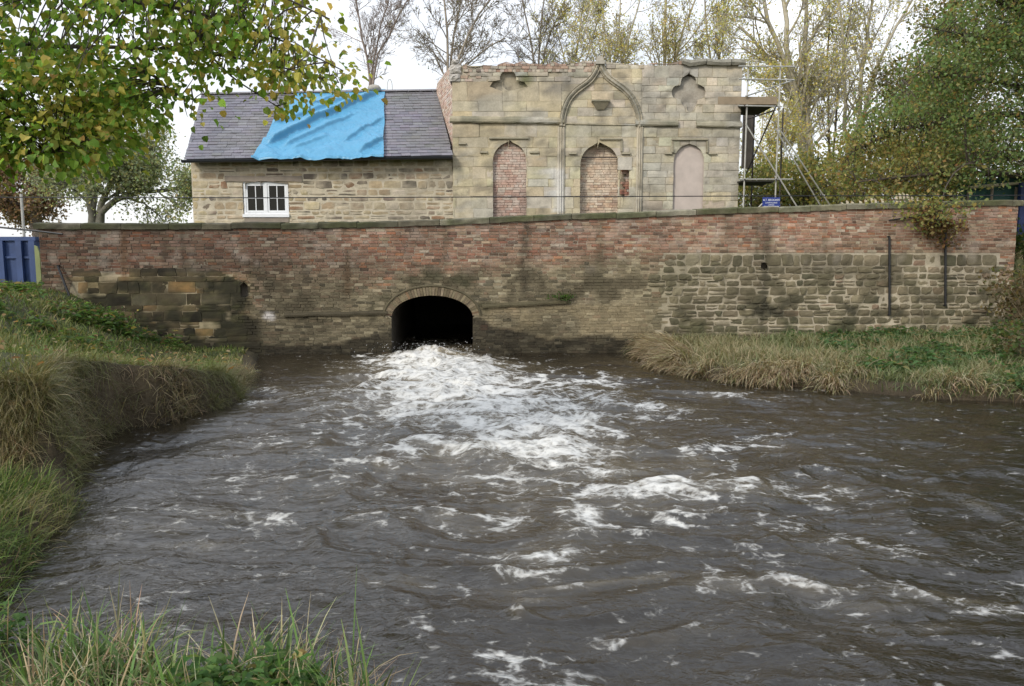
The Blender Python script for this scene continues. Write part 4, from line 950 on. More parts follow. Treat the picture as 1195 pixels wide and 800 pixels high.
FO = [(640, 525, 70, 14, .7), (700, 545, 60, 12, .7), (620, 560, 60, 10, .5), (560, 545, 70, 8, .55), (740, 590, 60, 8, .45), (680, 600, 40, 14, .45), (507, 424, 40, 10, 1.3), (512, 440, 62, 14, 1.15), (525, 458, 72, 14, .9), (480, 452, 40, 12, .55), (560, 478, 85, 14, .85), (500, 492, 60, 12, .62), (585, 500, 75, 14, .8), (545, 524, 95, 8, .9), (440, 540, 55, 5, .55), (610, 520, 60, 10, .7),
      (665, 490, 40, 16, .7), (690, 462, 40, 14, .45), (720, 455, 25, 20, .4), (640, 470, 40, 14, .5), (655, 548, 90, 4, .6), (775, 569, 75, 8, .95), (700, 575, 60, 6, .6), (835, 565, 40, 10, .75), (760, 560, 70, 16, .40), (790, 535, 20, 16, .5),
      (540, 600, 22, 6, .6), (600, 590, 30, 16, .45), (650, 640, 36, 10, .75), (625, 660, 20, 10, .5), (660, 665, 40, 6, .5), (690, 622, 30, 12, .4), (700, 680, 70, 3, .8), (640, 690, 40, 3, .7), (604, 706, 9, 4, .95), (500, 676, 35, 5, .4), (440, 680, 30, 5, .4),
      (830, 692, 40, 7, .75), (905, 690, 50, 7, .8), (960, 690, 25, 4, .6), (1090, 690, 50, 8, .75), (1130, 702, 30, 7, .65), (1010, 705, 50, 4, .5), (1060, 725, 60, 4, .3), (760, 740, 60, 4, .35), (860, 460, 22, 5, .5), (840, 463, 60, 3, .5), (770, 477, 40, 3, .7), (925, 455, 30, 3, .4),
      (940, 530, 30, 10, .35), (950, 575, 26, 6, .4), (1145, 600, 14, 7, .55), (1090, 490, 50, 3, .25), (210, 648, 40, 8, .5), (190, 620, 60, 12, .3), (300, 600, 60, 12, .28), (110, 640, 30, 6, .35), (95, 690, 30, 6, .3), (330, 455, 25, 3, .45), (395, 462, 40, 10, .35), (410, 480, 50, 10, .3), (300, 470, 26, 3, .4), (330, 520, 60, 10, .22), (380, 560, 70, 12, .25), (450, 610, 60, 14, .22), (1000, 640, 80, 14, .2)]
G = np.zeros_like(X)
for f_ in FO:
    f_ = (f_[0], f_[1], f_[2] * 1.15, f_[3] * 1.3, f_[4] * (1 if f_[1] < 540 else (.84 if f_[1] < 610 else .70))); G = np.maximum(G, gauss(*f_)) + .12 * gauss(*f_)
plume = np.clip(np.exp(-((dxm - .12 * dym) / (1.3 + .33 * np.clip(dym, 0, 20))) ** 2) * np.exp(-np.clip(dym, 0, 30) / 7.5) * (dym > -3), 0, 1)
rid = lambda n: 1 - np.abs(2 * n - 1)
def ridged(x, y, s): return rid(vnoise(x, y, s))
T = .55 + 1.5 * plume + .8 * np.clip(G, 0, 1)
# long swells fanning out of the mouth, chop and ripple
ang = np.arctan2(dxm, dym + 3)
sw = fbm(XX * .42 + 3, YY * .75, 2, 311) - .5
ch = .62 * ridged(XX * 1.0, YY * 1.7, 321) + .30 * ridged(XX * 2.2 + 5, YY * 3.6, 331) + .13 * ridged(XX * 5.1, YY * 7.3, 341)
rp = .6 * (fbm(XX * 6.5, YY * 10, 3, 351) - .5) + .4 * (ridged(XX * 11, YY * 15, 361) - .5)
HH = .12 * sw + .115 * (ch - .5) * T + .014 * rp * (0.7 + .8 * T)
jet = np.exp(-(dxm / .85) ** 2) * np.exp(-((dym - .35) / np.where(dym > .35, 1.5, 2.4)) ** 2)
HH += jet * (.05 + .24 * (fbm(XX * 2.2, YY * 2.6, 4, 371) - .35)) + .10 * np.clip(G, 0, 1.1) * (fbm(XX * 2.4, YY * 4.0, 4, 381) - .42) * np.clip(plume * 2, 0, 1) * 1.5
HH += .03 * np.clip(G, 0, 1)
damp = sstep(0, .8, -sdist(X, Y)); HH *= .35 + .65 * damp
HH = np.where(Y > 19, .05, HH) 
fil = ridged(XX * 1.5 + 2 * w2, YY * 2.1, 391) ** 7 + .8 * ridged(XX * 2.9, YY * 3.6 + 3 * w1, 393) ** 8
Gn = .98 * np.clip(G, 0, 1.15) * (.22 + 1.0 * fbm(XX * 1.7, YY * 2.4, 3, 395)) + 1.9 * np.clip(G, 0, 1) * (fbm(XX * 2.4, YY * 4.0, 4, 381) - .5) + .20 * plume + 1.25 * PB() * fil * fbm(XX * .8, YY * .9, 2, 397) * 1.6 + .05 * PB() + .62 * np.exp(-((dxm - .16 * dym - .015 * dym ** 2) / (.95 + .16 * np.clip(dym, 0, 30))) ** 2) * sstep(9.5, 5.0, dym) * sstep(-.5, .5, dym) * (fbm(XX * 1.3 + 5, YY * 2.0, 3, 399) - .12) + .16 * sstep(.2, .75, ch - .2) * (.2 + T * .5) - .165
wm = MB(); wm.grid(np.stack([X, Y, HH], -1)[:, ::-1] if False else np.stack([X, Y, HH], -1), np.stack([np.clip(Gn, 0, 1.0), np.clip(.9 * plume + .5 * np.clip(G, 0, 1) - .12, 0, 1), 0 * G], -1))
m, nt, out = new_mat('river_water')
p = nt.nodes.new('ShaderNodeBsdfPrincipled'); L(nt, p.outputs[0], out.inputs[0])
a = nt.nodes.new('ShaderNodeAttribute'); a.attribute_name = 'Col'; sp = nt.nodes.new('ShaderNodeSeparateColor'); L(nt, a.outputs['Color'], sp.inputs[0])
tc = nt.nodes.new('ShaderNodeTexCoord'); mp = nt.nodes.new('ShaderNodeMapping'); mp.inputs['Scale'].default_value = (1, 1.55, 1); L(nt, tc.outputs['Object'], mp.inputs[0])
nw = nt.nodes.new('ShaderNodeTexNoise'); nw.inputs['Scale'].default_value = 2.2; nw.inputs['Detail'].default_value = 3; L(nt, mp.outputs[0], nw.inputs[0])
ad = nt.nodes.new('ShaderNodeMix'); ad.data_type = 'VECTOR'; ad.inputs[0].default_value = .22; L(nt, mp.outputs[0], ad.inputs[4]); L(nt, nw.outputs['Color'], ad.inputs[5])
wv = ad.outputs[1]
nA = noise_n(nt, wv, 5.0, 8, .62, .6); nB = noise_n(nt, wv, 17.0, 5, .65, .8)
vo = nt.nodes.new('ShaderNodeTexVoronoi'); vo.feature = 'DISTANCE_TO_EDGE'; vo.inputs['Scale'].default_value = 5.5; L(nt, wv, vo.inputs['Vector'])
lace = maprange(nt, vo.outputs['Distance'], 0, .16, .22, -.10)
vo2 = nt.nodes.new('ShaderNodeTexVoronoi'); vo2.feature = 'DISTANCE_TO_EDGE'; vo2.inputs['Scale'].default_value = 13; L(nt, wv, vo2.inputs['Vector'])
lace2 = maprange(nt, vo2.outputs['Distance'], 0, .2, .12, -.06)
tot = math_n(nt, 'ADD', sp.outputs[0], maprange(nt, nA, .3, .7, -.55, .45)); tot = math_n(nt, 'ADD', tot, maprange(nt, nB, .3, .7, -.26, .26)); tot = math_n(nt, 'ADD', tot, math_n(nt, 'ADD', lace, lace2))
mr = nt.nodes.new('ShaderNodeMapRange'); mr.interpolation_type = 'SMOOTHSTEP'; L(nt, tot, mr.inputs[0])
for i, v in ((1, .34), (2, 1.22), (3, 0), (4, .92)): mr.inputs[i].default_value = v
foam = mr.outputs[0]
aer = math_n(nt, 'MULTIPLY', sp.outputs[1], maprange(nt, nA, .3, .7, .25, 1.0), True)
c = mix_col(nt, aer, (.022, .0170, .0104), (.31, .26, .175)); c = mix_col(nt, math_n(nt, 'POWER', foam, .8), c, (.69, .67, .62)); L(nt, c, p.inputs['Base Color'])
L(nt, math_n(nt, 'ADD', maprange(nt, foam, 0, .7, .045, .7), maprange(nt, aer, .15, .8, 0, .28), True), p.inputs['Roughness']); p.inputs['IOR'].default_value = 1.42; p.inputs['Specular IOR Level'].default_value = .62
mp2 = nt.nodes.new('ShaderNodeMapping'); mp2.inputs['Scale'].default_value = (1, 1.7, 1); L(nt, tc.outputs['Object'], mp2.inputs[0])
b1 = nt.nodes.new('ShaderNodeBump'); b1.inputs['Strength'].default_value = .5; b1.inputs['Distance'].default_value = .018; L(nt, noise_n(nt, mp2.outputs[0], 8, 3, .5, .8), b1.inputs['Height'])
b2 = nt.nodes.new('ShaderNodeBump'); b2.inputs['Strength'].default_value = .8; b2.inputs['Distance'].default_value = .02; L(nt, math_n(nt, 'MULTIPLY', foam, nB), b2.inputs['Height']); b3 = nt.nodes.new('ShaderNodeBump'); b3.inputs['Strength'].default_value = .85; b3.inputs['Distance'].default_value = .008; L(nt, noise_n(nt, wv, 21, 3, .55, 1.2), b3.inputs['Height']); L(nt, b1.outputs[0], b3.inputs['Normal']); L(nt, b3.outputs[0], b2.inputs['Normal'])
L(nt, b2.outputs[0], p.inputs['Normal'])
tag(wm.build('river_water', m, smooth=True), kind='structure')
# spray thrown up at the mouth
dr = MB(); rng = np.random.default_rng(77); n = 260
q = np.stack([rng.normal(AC, .62, n), rng.uniform(-.2, 1.3, n), .12 + np.abs(rng.normal(0, .10, n))], -1)
for k in range(n):
    P0 = WF.w(*q[k]); r = rng.uniform(.003, .009); e = np.array([(1, 0, 0), (-1, 0, 0), (0, 1, 0), (0, -1, 0), (0, 0, 1.5), (0, 0, -1.2)]) * r
    dr.add(P0 + e, np.array([[0, 2, 4], [2, 1, 4], [1, 3, 4], [3, 0, 4], [2, 0, 5], [1, 2, 5], [3, 1, 5], [0, 3, 5]]), (.8, .8, .8))
tag(dr.build('spray', mat_col('foam_spray', .6, .05, bump=0), smooth=True), 'white spray droplets leaping from the culvert outflow', 'spray', kind='stuff')

# ================================================================== grass
def blades(mb, P, lean, Ln, w, th0, bend, col, col2, rng, seg=4):
    """curved blades: root P, horizontal lean direction, angle from upright th0 growing by bend"""
    n = len(P); t = np.linspace(0, 1, seg + 1)
    th = th0[:, None] + bend[:, None] * (t[None, :-1] + .5 / seg); st = (Ln / seg)[:, None]
    hz = np.concatenate([np.zeros((n, 1)), np.cumsum(np.sin(th) * st, 1)], 1); vt = np.concatenate([np.zeros((n, 1)), np.cumsum(np.cos(th) * st, 1)], 1)
    cen = np.stack([P[:, None, 0] + hz * lean[:, None, 0], P[:, None, 1] + hz * lean[:, None, 1], P[:, None, 2] + vt], -1)
    a = rng.uniform(-.9, .9, n); sx, sy = -lean[:, 1], lean[:, 0]; side = np.stack([sx * np.cos(a) - sy * np.sin(a), sx * np.sin(a) + sy * np.cos(a), rng.normal(0, .25, n)], -1)
    ww = (w[:, None] * np.array([.8, 1, .85, .55, .08])[None, :seg + 1] if seg == 4 else w[:, None] * np.linspace(1, .08, seg + 1)[None])
    Lp = cen - side[:, None] * ww[..., None] * .5; Rp = cen + side[:, None] * ww[..., None] * .5
    V = np.stack([Lp, Rp], 2).reshape(n, -1, 3); k = 2 * (seg + 1)
    s_ = np.arange(seg) * 2; Fq = np.stack([s_, s_ + 1, s_ + 3, s_ + 2], -1)[None] + (np.arange(n) * k)[:, None, None]
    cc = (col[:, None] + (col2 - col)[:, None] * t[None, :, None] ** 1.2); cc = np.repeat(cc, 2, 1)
    mb.add(V.reshape(-1, 3), Fq.reshape(-1, 4), cc.reshape(-1, 3))
def cols(pal, n, rng, jit=.18):
    w = np.array([p[0] for p in pal]); c = np.array([p[1:] for p in pal])[rng.choice(len(pal), n, p=w / w.sum())]
    return np.clip(c * (1 + rng.normal(0, jit, (n, 1))) * (1 + rng.normal(0, .06, (n, 3))), .004, .8)
GREEN = [(5, .095, .145, .032), (4, .075, .115, .026), (2.4, .145, .175, .05), (1.4, .22, .20, .08), (.9, .32, .26, .14)]
DRY = [(4, .23, .18, .10), (3, .16, .125, .07), (2.4, .31, .255, .155), (1.5, .11, .09, .045), (1.2, .13, .14, .05), (1.2, .40, .34, .22)]
STRAW = [(4, .42, .34, .21), (3, .33, .255, .15), (2.4, .50, .43, .29), (1.4, .22, .16, .09), (.8, .17, .18, .07)]
def outward(x, y):
    e = .08; gx_ = sdist(x + e, y) - sdist(x - e, y); gy_ = sdist(x, y + e) - sdist(x, y - e); n = np.hypot(gx_, gy_) + 1e-6; return -gx_ / n, -gy_ / n
def scatter(n, x0, x1, y0, y1, cond, rng):
    x = rng.uniform(x0, x1, n); y = rng.uniform(y0, y1, n); sd = sdist(x, y); k = cond(x, y, sd); return x[k], y[k], sd[k]
def front(x, y): return (wall_d(x, y) > .03) | (wall_u(x, y) < WU0 - .15) | (wall_u(x, y) > WU1 + .1)
# left bank: short green turf
rng = np.random.default_rng(61); g = MB()
x, y, sd = scatter(95000, -12.5, -2.8, 4.7, 18.5, lambda x, y, sd: (sd > .30) & (y > 7.75) & front(x, y) & (x > -.70 * y - .6), rng)
pat = fbm(x * 1.1, y * 1.1, 3, 401); k = rng.random(len(x)) < (.35 + .75 * sstep(.3, .6, pat)); x, y, sd, pat = x[k], y[k], sd[k], pat[k]
z = height(x, y, sd); n = len(x); a = rng.uniform(0, 2 * np.pi, n); ln = np.stack([np.cos(a), np.sin(a)], -1)
tall = 1 + 1.1 * sstep(.52, .7, fbm(x * .6 + 4, y * .6, 3, 405)) * sstep(.8, 2, sd)
c1 = cols(GREEN, n, rng); c2 = mixc(c1 * 1.35, (.30, .24, .11), .35 * sstep(.5, .68, fbm(x * .9, y * .9, 3, 411)) + .15 * rng.random(n))
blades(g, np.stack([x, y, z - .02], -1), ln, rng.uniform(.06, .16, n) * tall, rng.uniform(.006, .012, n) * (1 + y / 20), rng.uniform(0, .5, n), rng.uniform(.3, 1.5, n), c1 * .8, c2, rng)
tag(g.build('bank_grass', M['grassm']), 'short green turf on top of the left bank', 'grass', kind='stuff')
# left bank: dead grass hanging over the edge
g = MB(); x, y, sd = scatter(300000, -9, -2.6, 6.3, 15, lambda x, y, sd: (sd > -.02) & (sd < .42) & (y > 7.5) & front(x, y), rng)
z = height(x, y, sd); hb = np.interp(y, [4, 6.8, 7.8, 9, 10.5, 12, 13, 16], [.25, .35, .85, 1.0, .8, .55, .40, .25])
gap = 1 - .5 * np.exp(-((y - 10.45) / .22) ** 2) - .05 * np.exp(-((y - 11.5) / .4) ** 2) * (sd < .15)
k = rng.random(len(x)) < gap * (.35 + .65 * sstep(.36, .56, fbm(x * 2.5, y * 2.5, 3, 421))); x, y, z, hb, sd = x[k], y[k], z[k], hb[k], sd[k]; n = len(x)
ox, oy = outward(x, y); a = rng.normal(0, 1.1, n) + 2.2 * (fbm(x * 2.2, y * 2.2, 2, 425) - .5); ln = np.stack([ox * np.cos(a) - oy * np.sin(a), ox * np.sin(a) + oy * np.cos(a)], -1)
c1 = cols(DRY, n, rng, .25); c2 = mixc(c1, (.10, .12, .035), .6 * sstep(.48, .60, fbm(x * 1.3 + 7, y * 1.3, 3, 431)) + .2 * sstep(11.2, 12.4, y))
blades(g, np.stack([x, y, z - .01], -1), ln, rng.uniform(.10, .40, n) * (.6 + .5 * hb), rng.uniform(.004, .009, n), rng.uniform(.3, 2.3, n), rng.uniform(.1, 1.5, n), c2 * .95, c2 * 1.15, rng)
tag(g.build('hanging_grass', M['grassm']), 'withered brown grass hanging over the edge of the left bank', 'grass', kind='stuff')
# the near face of the high bank
g = MB(); rng = np.random.default_rng(67); n = 42000; x = rng.uniform(-9, -4.75, n); y = rng.uniform(7.3, 8.0, n); sd = sdist(x, y); k = (sd > 0) & (rng.random(n) < .1 + .8 * sstep(.36, .58, fbm(x * 2.4, y * 2.4, 3, 426))); x, y, sd = x[k], y[k], sd[k]; n = len(x)
z = height(x, y, sd); a = rng.normal(0, 1.2, n); ln = np.stack([np.sin(a) + .2, -np.cos(a)], -1); c2 = mixc(cols(DRY, n, rng, .25), (.10, .12, .035), .3 * sstep(.55, .66, fbm(x * 1.3 + 7, y * 1.3, 3, 431)))
blades(g, np.stack([x, y, z - .01], -1), ln, rng.uniform(.10, .45, n), rng.uniform(.004, .008, n), rng.uniform(.3, 2.3, n), rng.uniform(.1, 1.5, n), c2 * .95, c2 * 1.15, rng)
tag(g.build('hanging_grass', M['grassm']), 'dead brown grass tumbling down the near end of the high left bank', 'grass', kind='stuff')
# left shelf close to the water: longer green
g = MB(); x, y, sd = scatter(16000, -7, -2.8, 4.8, 7.0, lambda x, y, sd: (sd > -.03) & (sd < 2.2), rng); z = height(x, y, sd); n = len(x)
ox, oy = outward(x, y); a = rng.normal(0, 1.0, n); ln = np.stack([ox * np.cos(a) - oy * np.sin(a), ox * np.sin(a) + oy * np.cos(a)], -1)
pt = fbm(x * 1.5, y * 1.5, 3, 441); c1 = mixc(cols(GREEN, n, rng), (.24, .19, .10), .8 * sstep(.44, .58, pt) * rng.uniform(.2, 1, n))
blades(g, np.stack([x, y, z - .02], -1), ln, rng.uniform(.10, .30, n), rng.uniform(.005, .010, n), rng.uniform(.1, 1.2, n), rng.uniform(.2, 1.8, n), c1 * .95, c1 * 1.3, rng)
tag(g.build('shelf_grass', M['grassm']), 'longer green and tan grass on the low ledge of the left bank', 'grass', kind='stuff')
# right bank
g = MB(); x, y, sd = scatter(120000, 2.5, 13, 10.5, 19, lambda x, y, sd: (sd > .05) & front(x, y), rng)
pt = fbm(x * .9, y * .9, 3, 451); k = rng.random(len(x)) < .25 + .5 * sstep(.35, .6, pt); x, y, sd, pt = x[k], y[k], sd[k], pt[k]; z = height(x, y, sd); n = len(x)
a = rng.uniform(0, 2 * np.pi, n); ln = np.stack([np.cos(a), np.sin(a)], -1); dry = np.clip(.25 + sstep(6.6, 4.6, x) * .7 + sstep(.52, .64, fbm(x * 1.4, y * 1.4, 3, 455)) * .6 + .8 * sstep(9.5, 11, x), 0, 1)
c1 = mixc(cols([(4, .085, .14, .045), (3, .065, .105, .032), (2, .12, .16, .06)], n, rng), (.33, .265, .16), dry * rng.uniform(.3, 1, n))
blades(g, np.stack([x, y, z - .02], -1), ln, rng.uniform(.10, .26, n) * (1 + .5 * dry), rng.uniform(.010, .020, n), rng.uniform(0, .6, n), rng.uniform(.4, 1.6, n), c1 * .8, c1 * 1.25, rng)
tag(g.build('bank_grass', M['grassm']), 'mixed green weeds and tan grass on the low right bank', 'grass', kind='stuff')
g = MB(); edge_x = float(at_z(1045, 460, 0)[0])
x, y, sd = scatter(150000, 2.6, edge_x + 2.5, 11, 18.3, lambda x, y, sd: (sd > -.03) & (sd < .8) & front(x, y), rng)
cl = fbm(x * 1.6, y * 1.6, 3, 461); k = rng.random(len(x)) < sstep(.46, .59, cl) * (1 - .85 * sstep(edge_x - .5, edge_x + .7, x)); x, y, sd = x[k], y[k], sd[k]; z = height(x, y, sd); n = len(x)
ox, oy = outward(x, y); a = rng.normal(0, .5, n); ln = np.stack([ox * np.cos(a) - oy * np.sin(a), ox * np.sin(a) + oy * np.cos(a)], -1)
c1 = cols(STRAW, n, rng, .22); Ln_ = rng.uniform(.28, .68, n)
blades(g, np.stack([x, y, z - .01], -1), ln, Ln_, rng.uniform(.009, .016, n), rng.uniform(.2, .8, n), rng.uniform(1.2, 2.2, n), c1 * .7, c1 * 1.05, rng)
tag(g.build('hanging_grass', M['grassm']), 'straw coloured dead grass overhanging the edge of the right bank', 'grass', kind='stuff')

# ------------------------------------------------------------------ leaves
def leaf6(mb, P, axis, nrm, ln, wd, col, fold=.25, droop=.15):
    """broad leaves folded along the midrib: base, tip and two pairs of side points"""
    n = len(P); axis = axis / (np.linalg.norm(axis, axis=1)[:, None] + 1e-9); sd_ = np.cross(axis, nrm); sd_ /= np.linalg.norm(sd_, axis=1)[:, None] + 1e-9; nn = np.cross(sd_, axis)
    l = ln[:, None]; w = wd[:, None]
    pts = [P, P + axis * l * .26 + sd_ * w * .50 + nn * w * fold, P + axis * l * .74 + sd_ * w * .44 + nn * (w * fold - l * droop * .4), P + axis * l - nn * l * droop,
           P + axis * l * .74 - sd_ * w * .44 + nn * (w * fold - l * droop * .4), P + axis * l * .26 - sd_ * w * .50 + nn * w * fold, P + axis * l * .5 - nn * l * droop * .2]
    V = np.stack(pts, 1); o = (np.arange(n) * 7)[:, None, None]
    Fq = np.array([[0, 1, 2, 6], [6, 2, 3, 3], [0, 6, 4, 5], [6, 3, 4, 4]])
    Q = np.array([[0, 1, 2, 6], [0, 6, 4, 5]])[None] + o; Tr = np.array([[6, 2, 3], [6, 3, 4]])[None] + o
    cc = np.repeat(col, 7, 0); base = mb.n
    mb.add(V.reshape(-1, 3), Q.reshape(-1, 4), cc); mb.f.append(Tr.reshape(-1, 3) + base)
def kite(mb, P, ln, wd, col, rng, up=.0):
    n = len(P); ax = rng.normal(0, 1, (n, 3)); ax[:, 2] -= .3; ax /= np.linalg.norm(ax, axis=1)[:, None]; nr_ = rng.normal(0, 1, (n, 3)); nr_[:, 2] += up; s_ = np.cross(ax, nr_); s_ /= np.linalg.norm(s_, axis=1)[:, None] + 1e-9
    V = np.stack([P - ax * ln[:, None] * .5, P + s_ * wd[:, None] * .5, P + ax * ln[:, None] * .5, P - s_ * wd[:, None] * .5], 1)
    Fq = np.array([[0, 1, 2, 3]])[None] + (np.arange(n) * 4)[:, None, None]
    mb.add(V.reshape(-1, 3), Fq.reshape(-1, 4), np.repeat(col, 4, 0))
def weeds(mb, x, y, z, hgt, size, pal, rng, per=9):
    """leafy low stems"""
    n = len(x); idx = np.repeat(np.arange(n), per); m_ = len(idx); t = rng.uniform(.2, 1, m_); a = rng.uniform(0, 2 * np.pi, m_); r_ = size * rng.uniform(.2, 1.0, m_)
    P = np.stack([x[idx] + np.cos(a) * r_ * .6, y[idx] + np.sin(a) * r_ * .6, z[idx] + hgt[idx] * t], -1)
    ax = np.stack([np.cos(a), np.sin(a), rng.uniform(-.4, .5, m_)], -1); nr_ = np.stack([rng.normal(0, .3, m_), rng.normal(0, .3, m_), np.ones(m_)], -1)
    l = size * rng.uniform(.6, 1.2, m_); leaf6(mb, P, ax, nr_, l, l * rng.uniform(.45, .7, m_), cols(pal, m_, rng))
WEED = [(4, .08, .145, .035), (3, .11, .175, .05), (2, .06, .105, .03), (1, .13, .17, .05), (.4, .30, .22, .07)]
g = MB(); x, y, sd = scatter(1300, -12, -7.2, 12.5, 17.3, lambda x, y, sd: (sd > .6) & front(x, y) & (wall_d(x, y) < 3.8), rng); k = rng.random(len(x)) < sstep(.42, .58, fbm(x * .8, y * .8, 3, 471)); x, y, sd = x[k], y[k], sd[k]
weeds(g, x, y, height(x, y, sd), rng.uniform(.06, .34, len(x)), .12, WEED + [(2.5, .16, .13, .07)], rng, 8)
tag(g.build('bank_weeds', M['leaf']), 'leafy green weeds on the slope below the left end of the brick wall', 'weeds', kind='stuff')
g = MB(); x, y, sd = scatter(2400, 6.4, 11.8, 11.3, 18.3, lambda x, y, sd: (sd > .15) & front(x, y), rng); k = rng.random(len(x)) < sstep(.44, .58, fbm(x * 1.0, y * 1.0, 3, 481)); x, y, sd = x[k], y[k], sd[k]
weeds(g, x, y, height(x, y, sd), rng.uniform(.06, .22, len(x)), .12, [(4, .075, .145, .05), (3, .10, .17, .065), (2, .055, .10, .035), (1.4, .22, .19, .09)], rng, 8)
tag(g.build('bank_weeds', M['leaf']), 'low bright green nettles on the right bank near the two iron rods', 'weeds', kind='stuff')
# fallen leaves on the left turf
g = MB(); x, y, sd = scatter(420, -10.5, -4, 7.5, 16.5, lambda x, y, sd: (sd > .05) & front(x, y), rng); n = len(x)
P = np.stack([x, y, height(x, y, sd) + rng.uniform(.07, .18, n)], -1); a = rng.uniform(0, 2 * np.pi, n); l = rng.uniform(.06, .10, n)
leaf6(g, P, np.stack([np.cos(a), np.sin(a), rng.normal(0, .3, n)], -1), np.stack([rng.normal(0, .4, n), rng.normal(0, .4, n), np.ones(n)], -1), l, l * .7, cols([(3, .28, .19, .09), (2, .36, .29, .17), (2, .20, .11, .05)], n, rng))
tag(g.build('fallen_leaves', M['leaf']), 'tan fallen leaves lying on the left turf', 'leaves', kind='stuff')
# near bank: tall blades, straw and leafy plants at the photographer's feet
g = MB(); x, y, sd = scatter(26000, -3.6, 0, 2.2, 4.1, lambda x, y, sd: (sd > -.02) & (sd < 1.0) & (y < 4.1), rng); z = height(x, y, sd); n = len(x)
cl = sstep(.38, .60, fbm(x * 3, y * 3, 3, 491)); k = rng.random(n) < (.10 + .45 * cl); x, y, z, sd = x[k], y[k], z[k], sd[k]; n = len(x)
a = rng.uniform(0, 2 * np.pi, n); ln = np.stack([np.cos(a), np.sin(a)], -1); kind_ = rng.random(n)
c1 = np.where((kind_ < .58)[:, None], cols([(4, .09, .155, .04), (3, .12, .19, .055), (2, .07, .115, .032), (1, .18, .21, .08)], n, rng), cols(STRAW, n, rng))
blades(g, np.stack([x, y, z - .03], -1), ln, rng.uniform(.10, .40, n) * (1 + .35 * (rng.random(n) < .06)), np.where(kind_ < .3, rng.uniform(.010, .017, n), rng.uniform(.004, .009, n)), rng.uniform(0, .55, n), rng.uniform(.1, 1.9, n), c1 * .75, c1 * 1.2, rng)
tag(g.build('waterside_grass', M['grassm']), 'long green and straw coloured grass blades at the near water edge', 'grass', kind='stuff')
g = MB(); x, y, sd = scatter(2600, -3.4, -.3, 2.3, 3.8, lambda x, y, sd: (sd > .0) & (sd < .8), rng); k = rng.random(len(x)) < sstep(.44, .56, fbm(x * 2, y * 2 + 3, 3, 495)); x, y, sd = x[k], y[k], sd[k]
weeds(g, x, y, height(x, y, sd), rng.uniform(.06, .26, len(x)), .05, [(4, .07, .14, .035), (3, .095, .18, .05), (1.5, .14, .20, .06), (.5, .30, .25, .09)], rng, 11)
tag(g.build('waterside_weeds', M['leaf']), 'small leafy green plants among the near grass', 'weeds', kind='stuff')
# ================================================================== trees
def unit(v): return v / (np.linalg.norm(v) + 1e-9)
def grow(rng, p, d, Ln, r, lev, S, wood, tips):
    """a tapering bent limb with its children"""
    k = 5 if lev < 2 else 4; pts = [p]; st = Ln / (k - 1)
    for i in range(k - 1):
        d = d + rng.normal(0, S['wob'], 3); d[2] += S['trop']; d = unit(d); p = p + d * st; pts.append(p)
    pts = np.array(pts); rads = r * np.linspace(1, .45 if lev < S['levels'] else .3, k)
    wood.append((pts, np.maximum(rads, S['rmin']), 6 if lev == 0 else (4 if lev == 1 else 3)))
    if lev >= S['levels']: tips.append(pts); return
    for c in range(S['n'][lev]):
        t = rng.uniform(.25, 1.0) if c else 1.0; f_ = t * (k - 1); i = min(int(f_), k - 2); q = pts[i] + (pts[i + 1] - pts[i]) * (f_ - i); ax = unit(pts[i + 1] - pts[i])
        side = unit(np.cross(ax, rng.normal(0, 1, 3))); an = rng.normal(S['ang'], .18) * (1 if c else .5)
        dd = unit(ax * math.cos(an) + side * math.sin(an)); grow(rng, q, dd, Ln * S['ratio'] * rng.uniform(.65, 1.15) * (1.1 - .35 * t), r * (1 - .55 * t) * .62, lev + 1, S, wood, tips)
def finish_tree(name, label, cat, base, wood, leafP, lsize, pal, bark, rng, group=None, leafy=True, six=False, stain=None):
    t = thing(name, tuple(base), label, cat, group); mb = MB()
    for pts, r_, sides in wood: mb.tube(pts, r_, sides, np.array(bark) * rng.uniform(.85, 1.15))
    mb.build('trunk', M['bark'], t, smooth=True)
    if len(leafP):
        mb = MB(); n = len(leafP); l = lsize * rng.uniform(.55, 1.25, n); kite(mb, leafP, l, l * rng.uniform(.5, .8, n), cols(pal, n, rng, .22), rng, .3); mb.build('crown', M['leaf'], t)
    return t
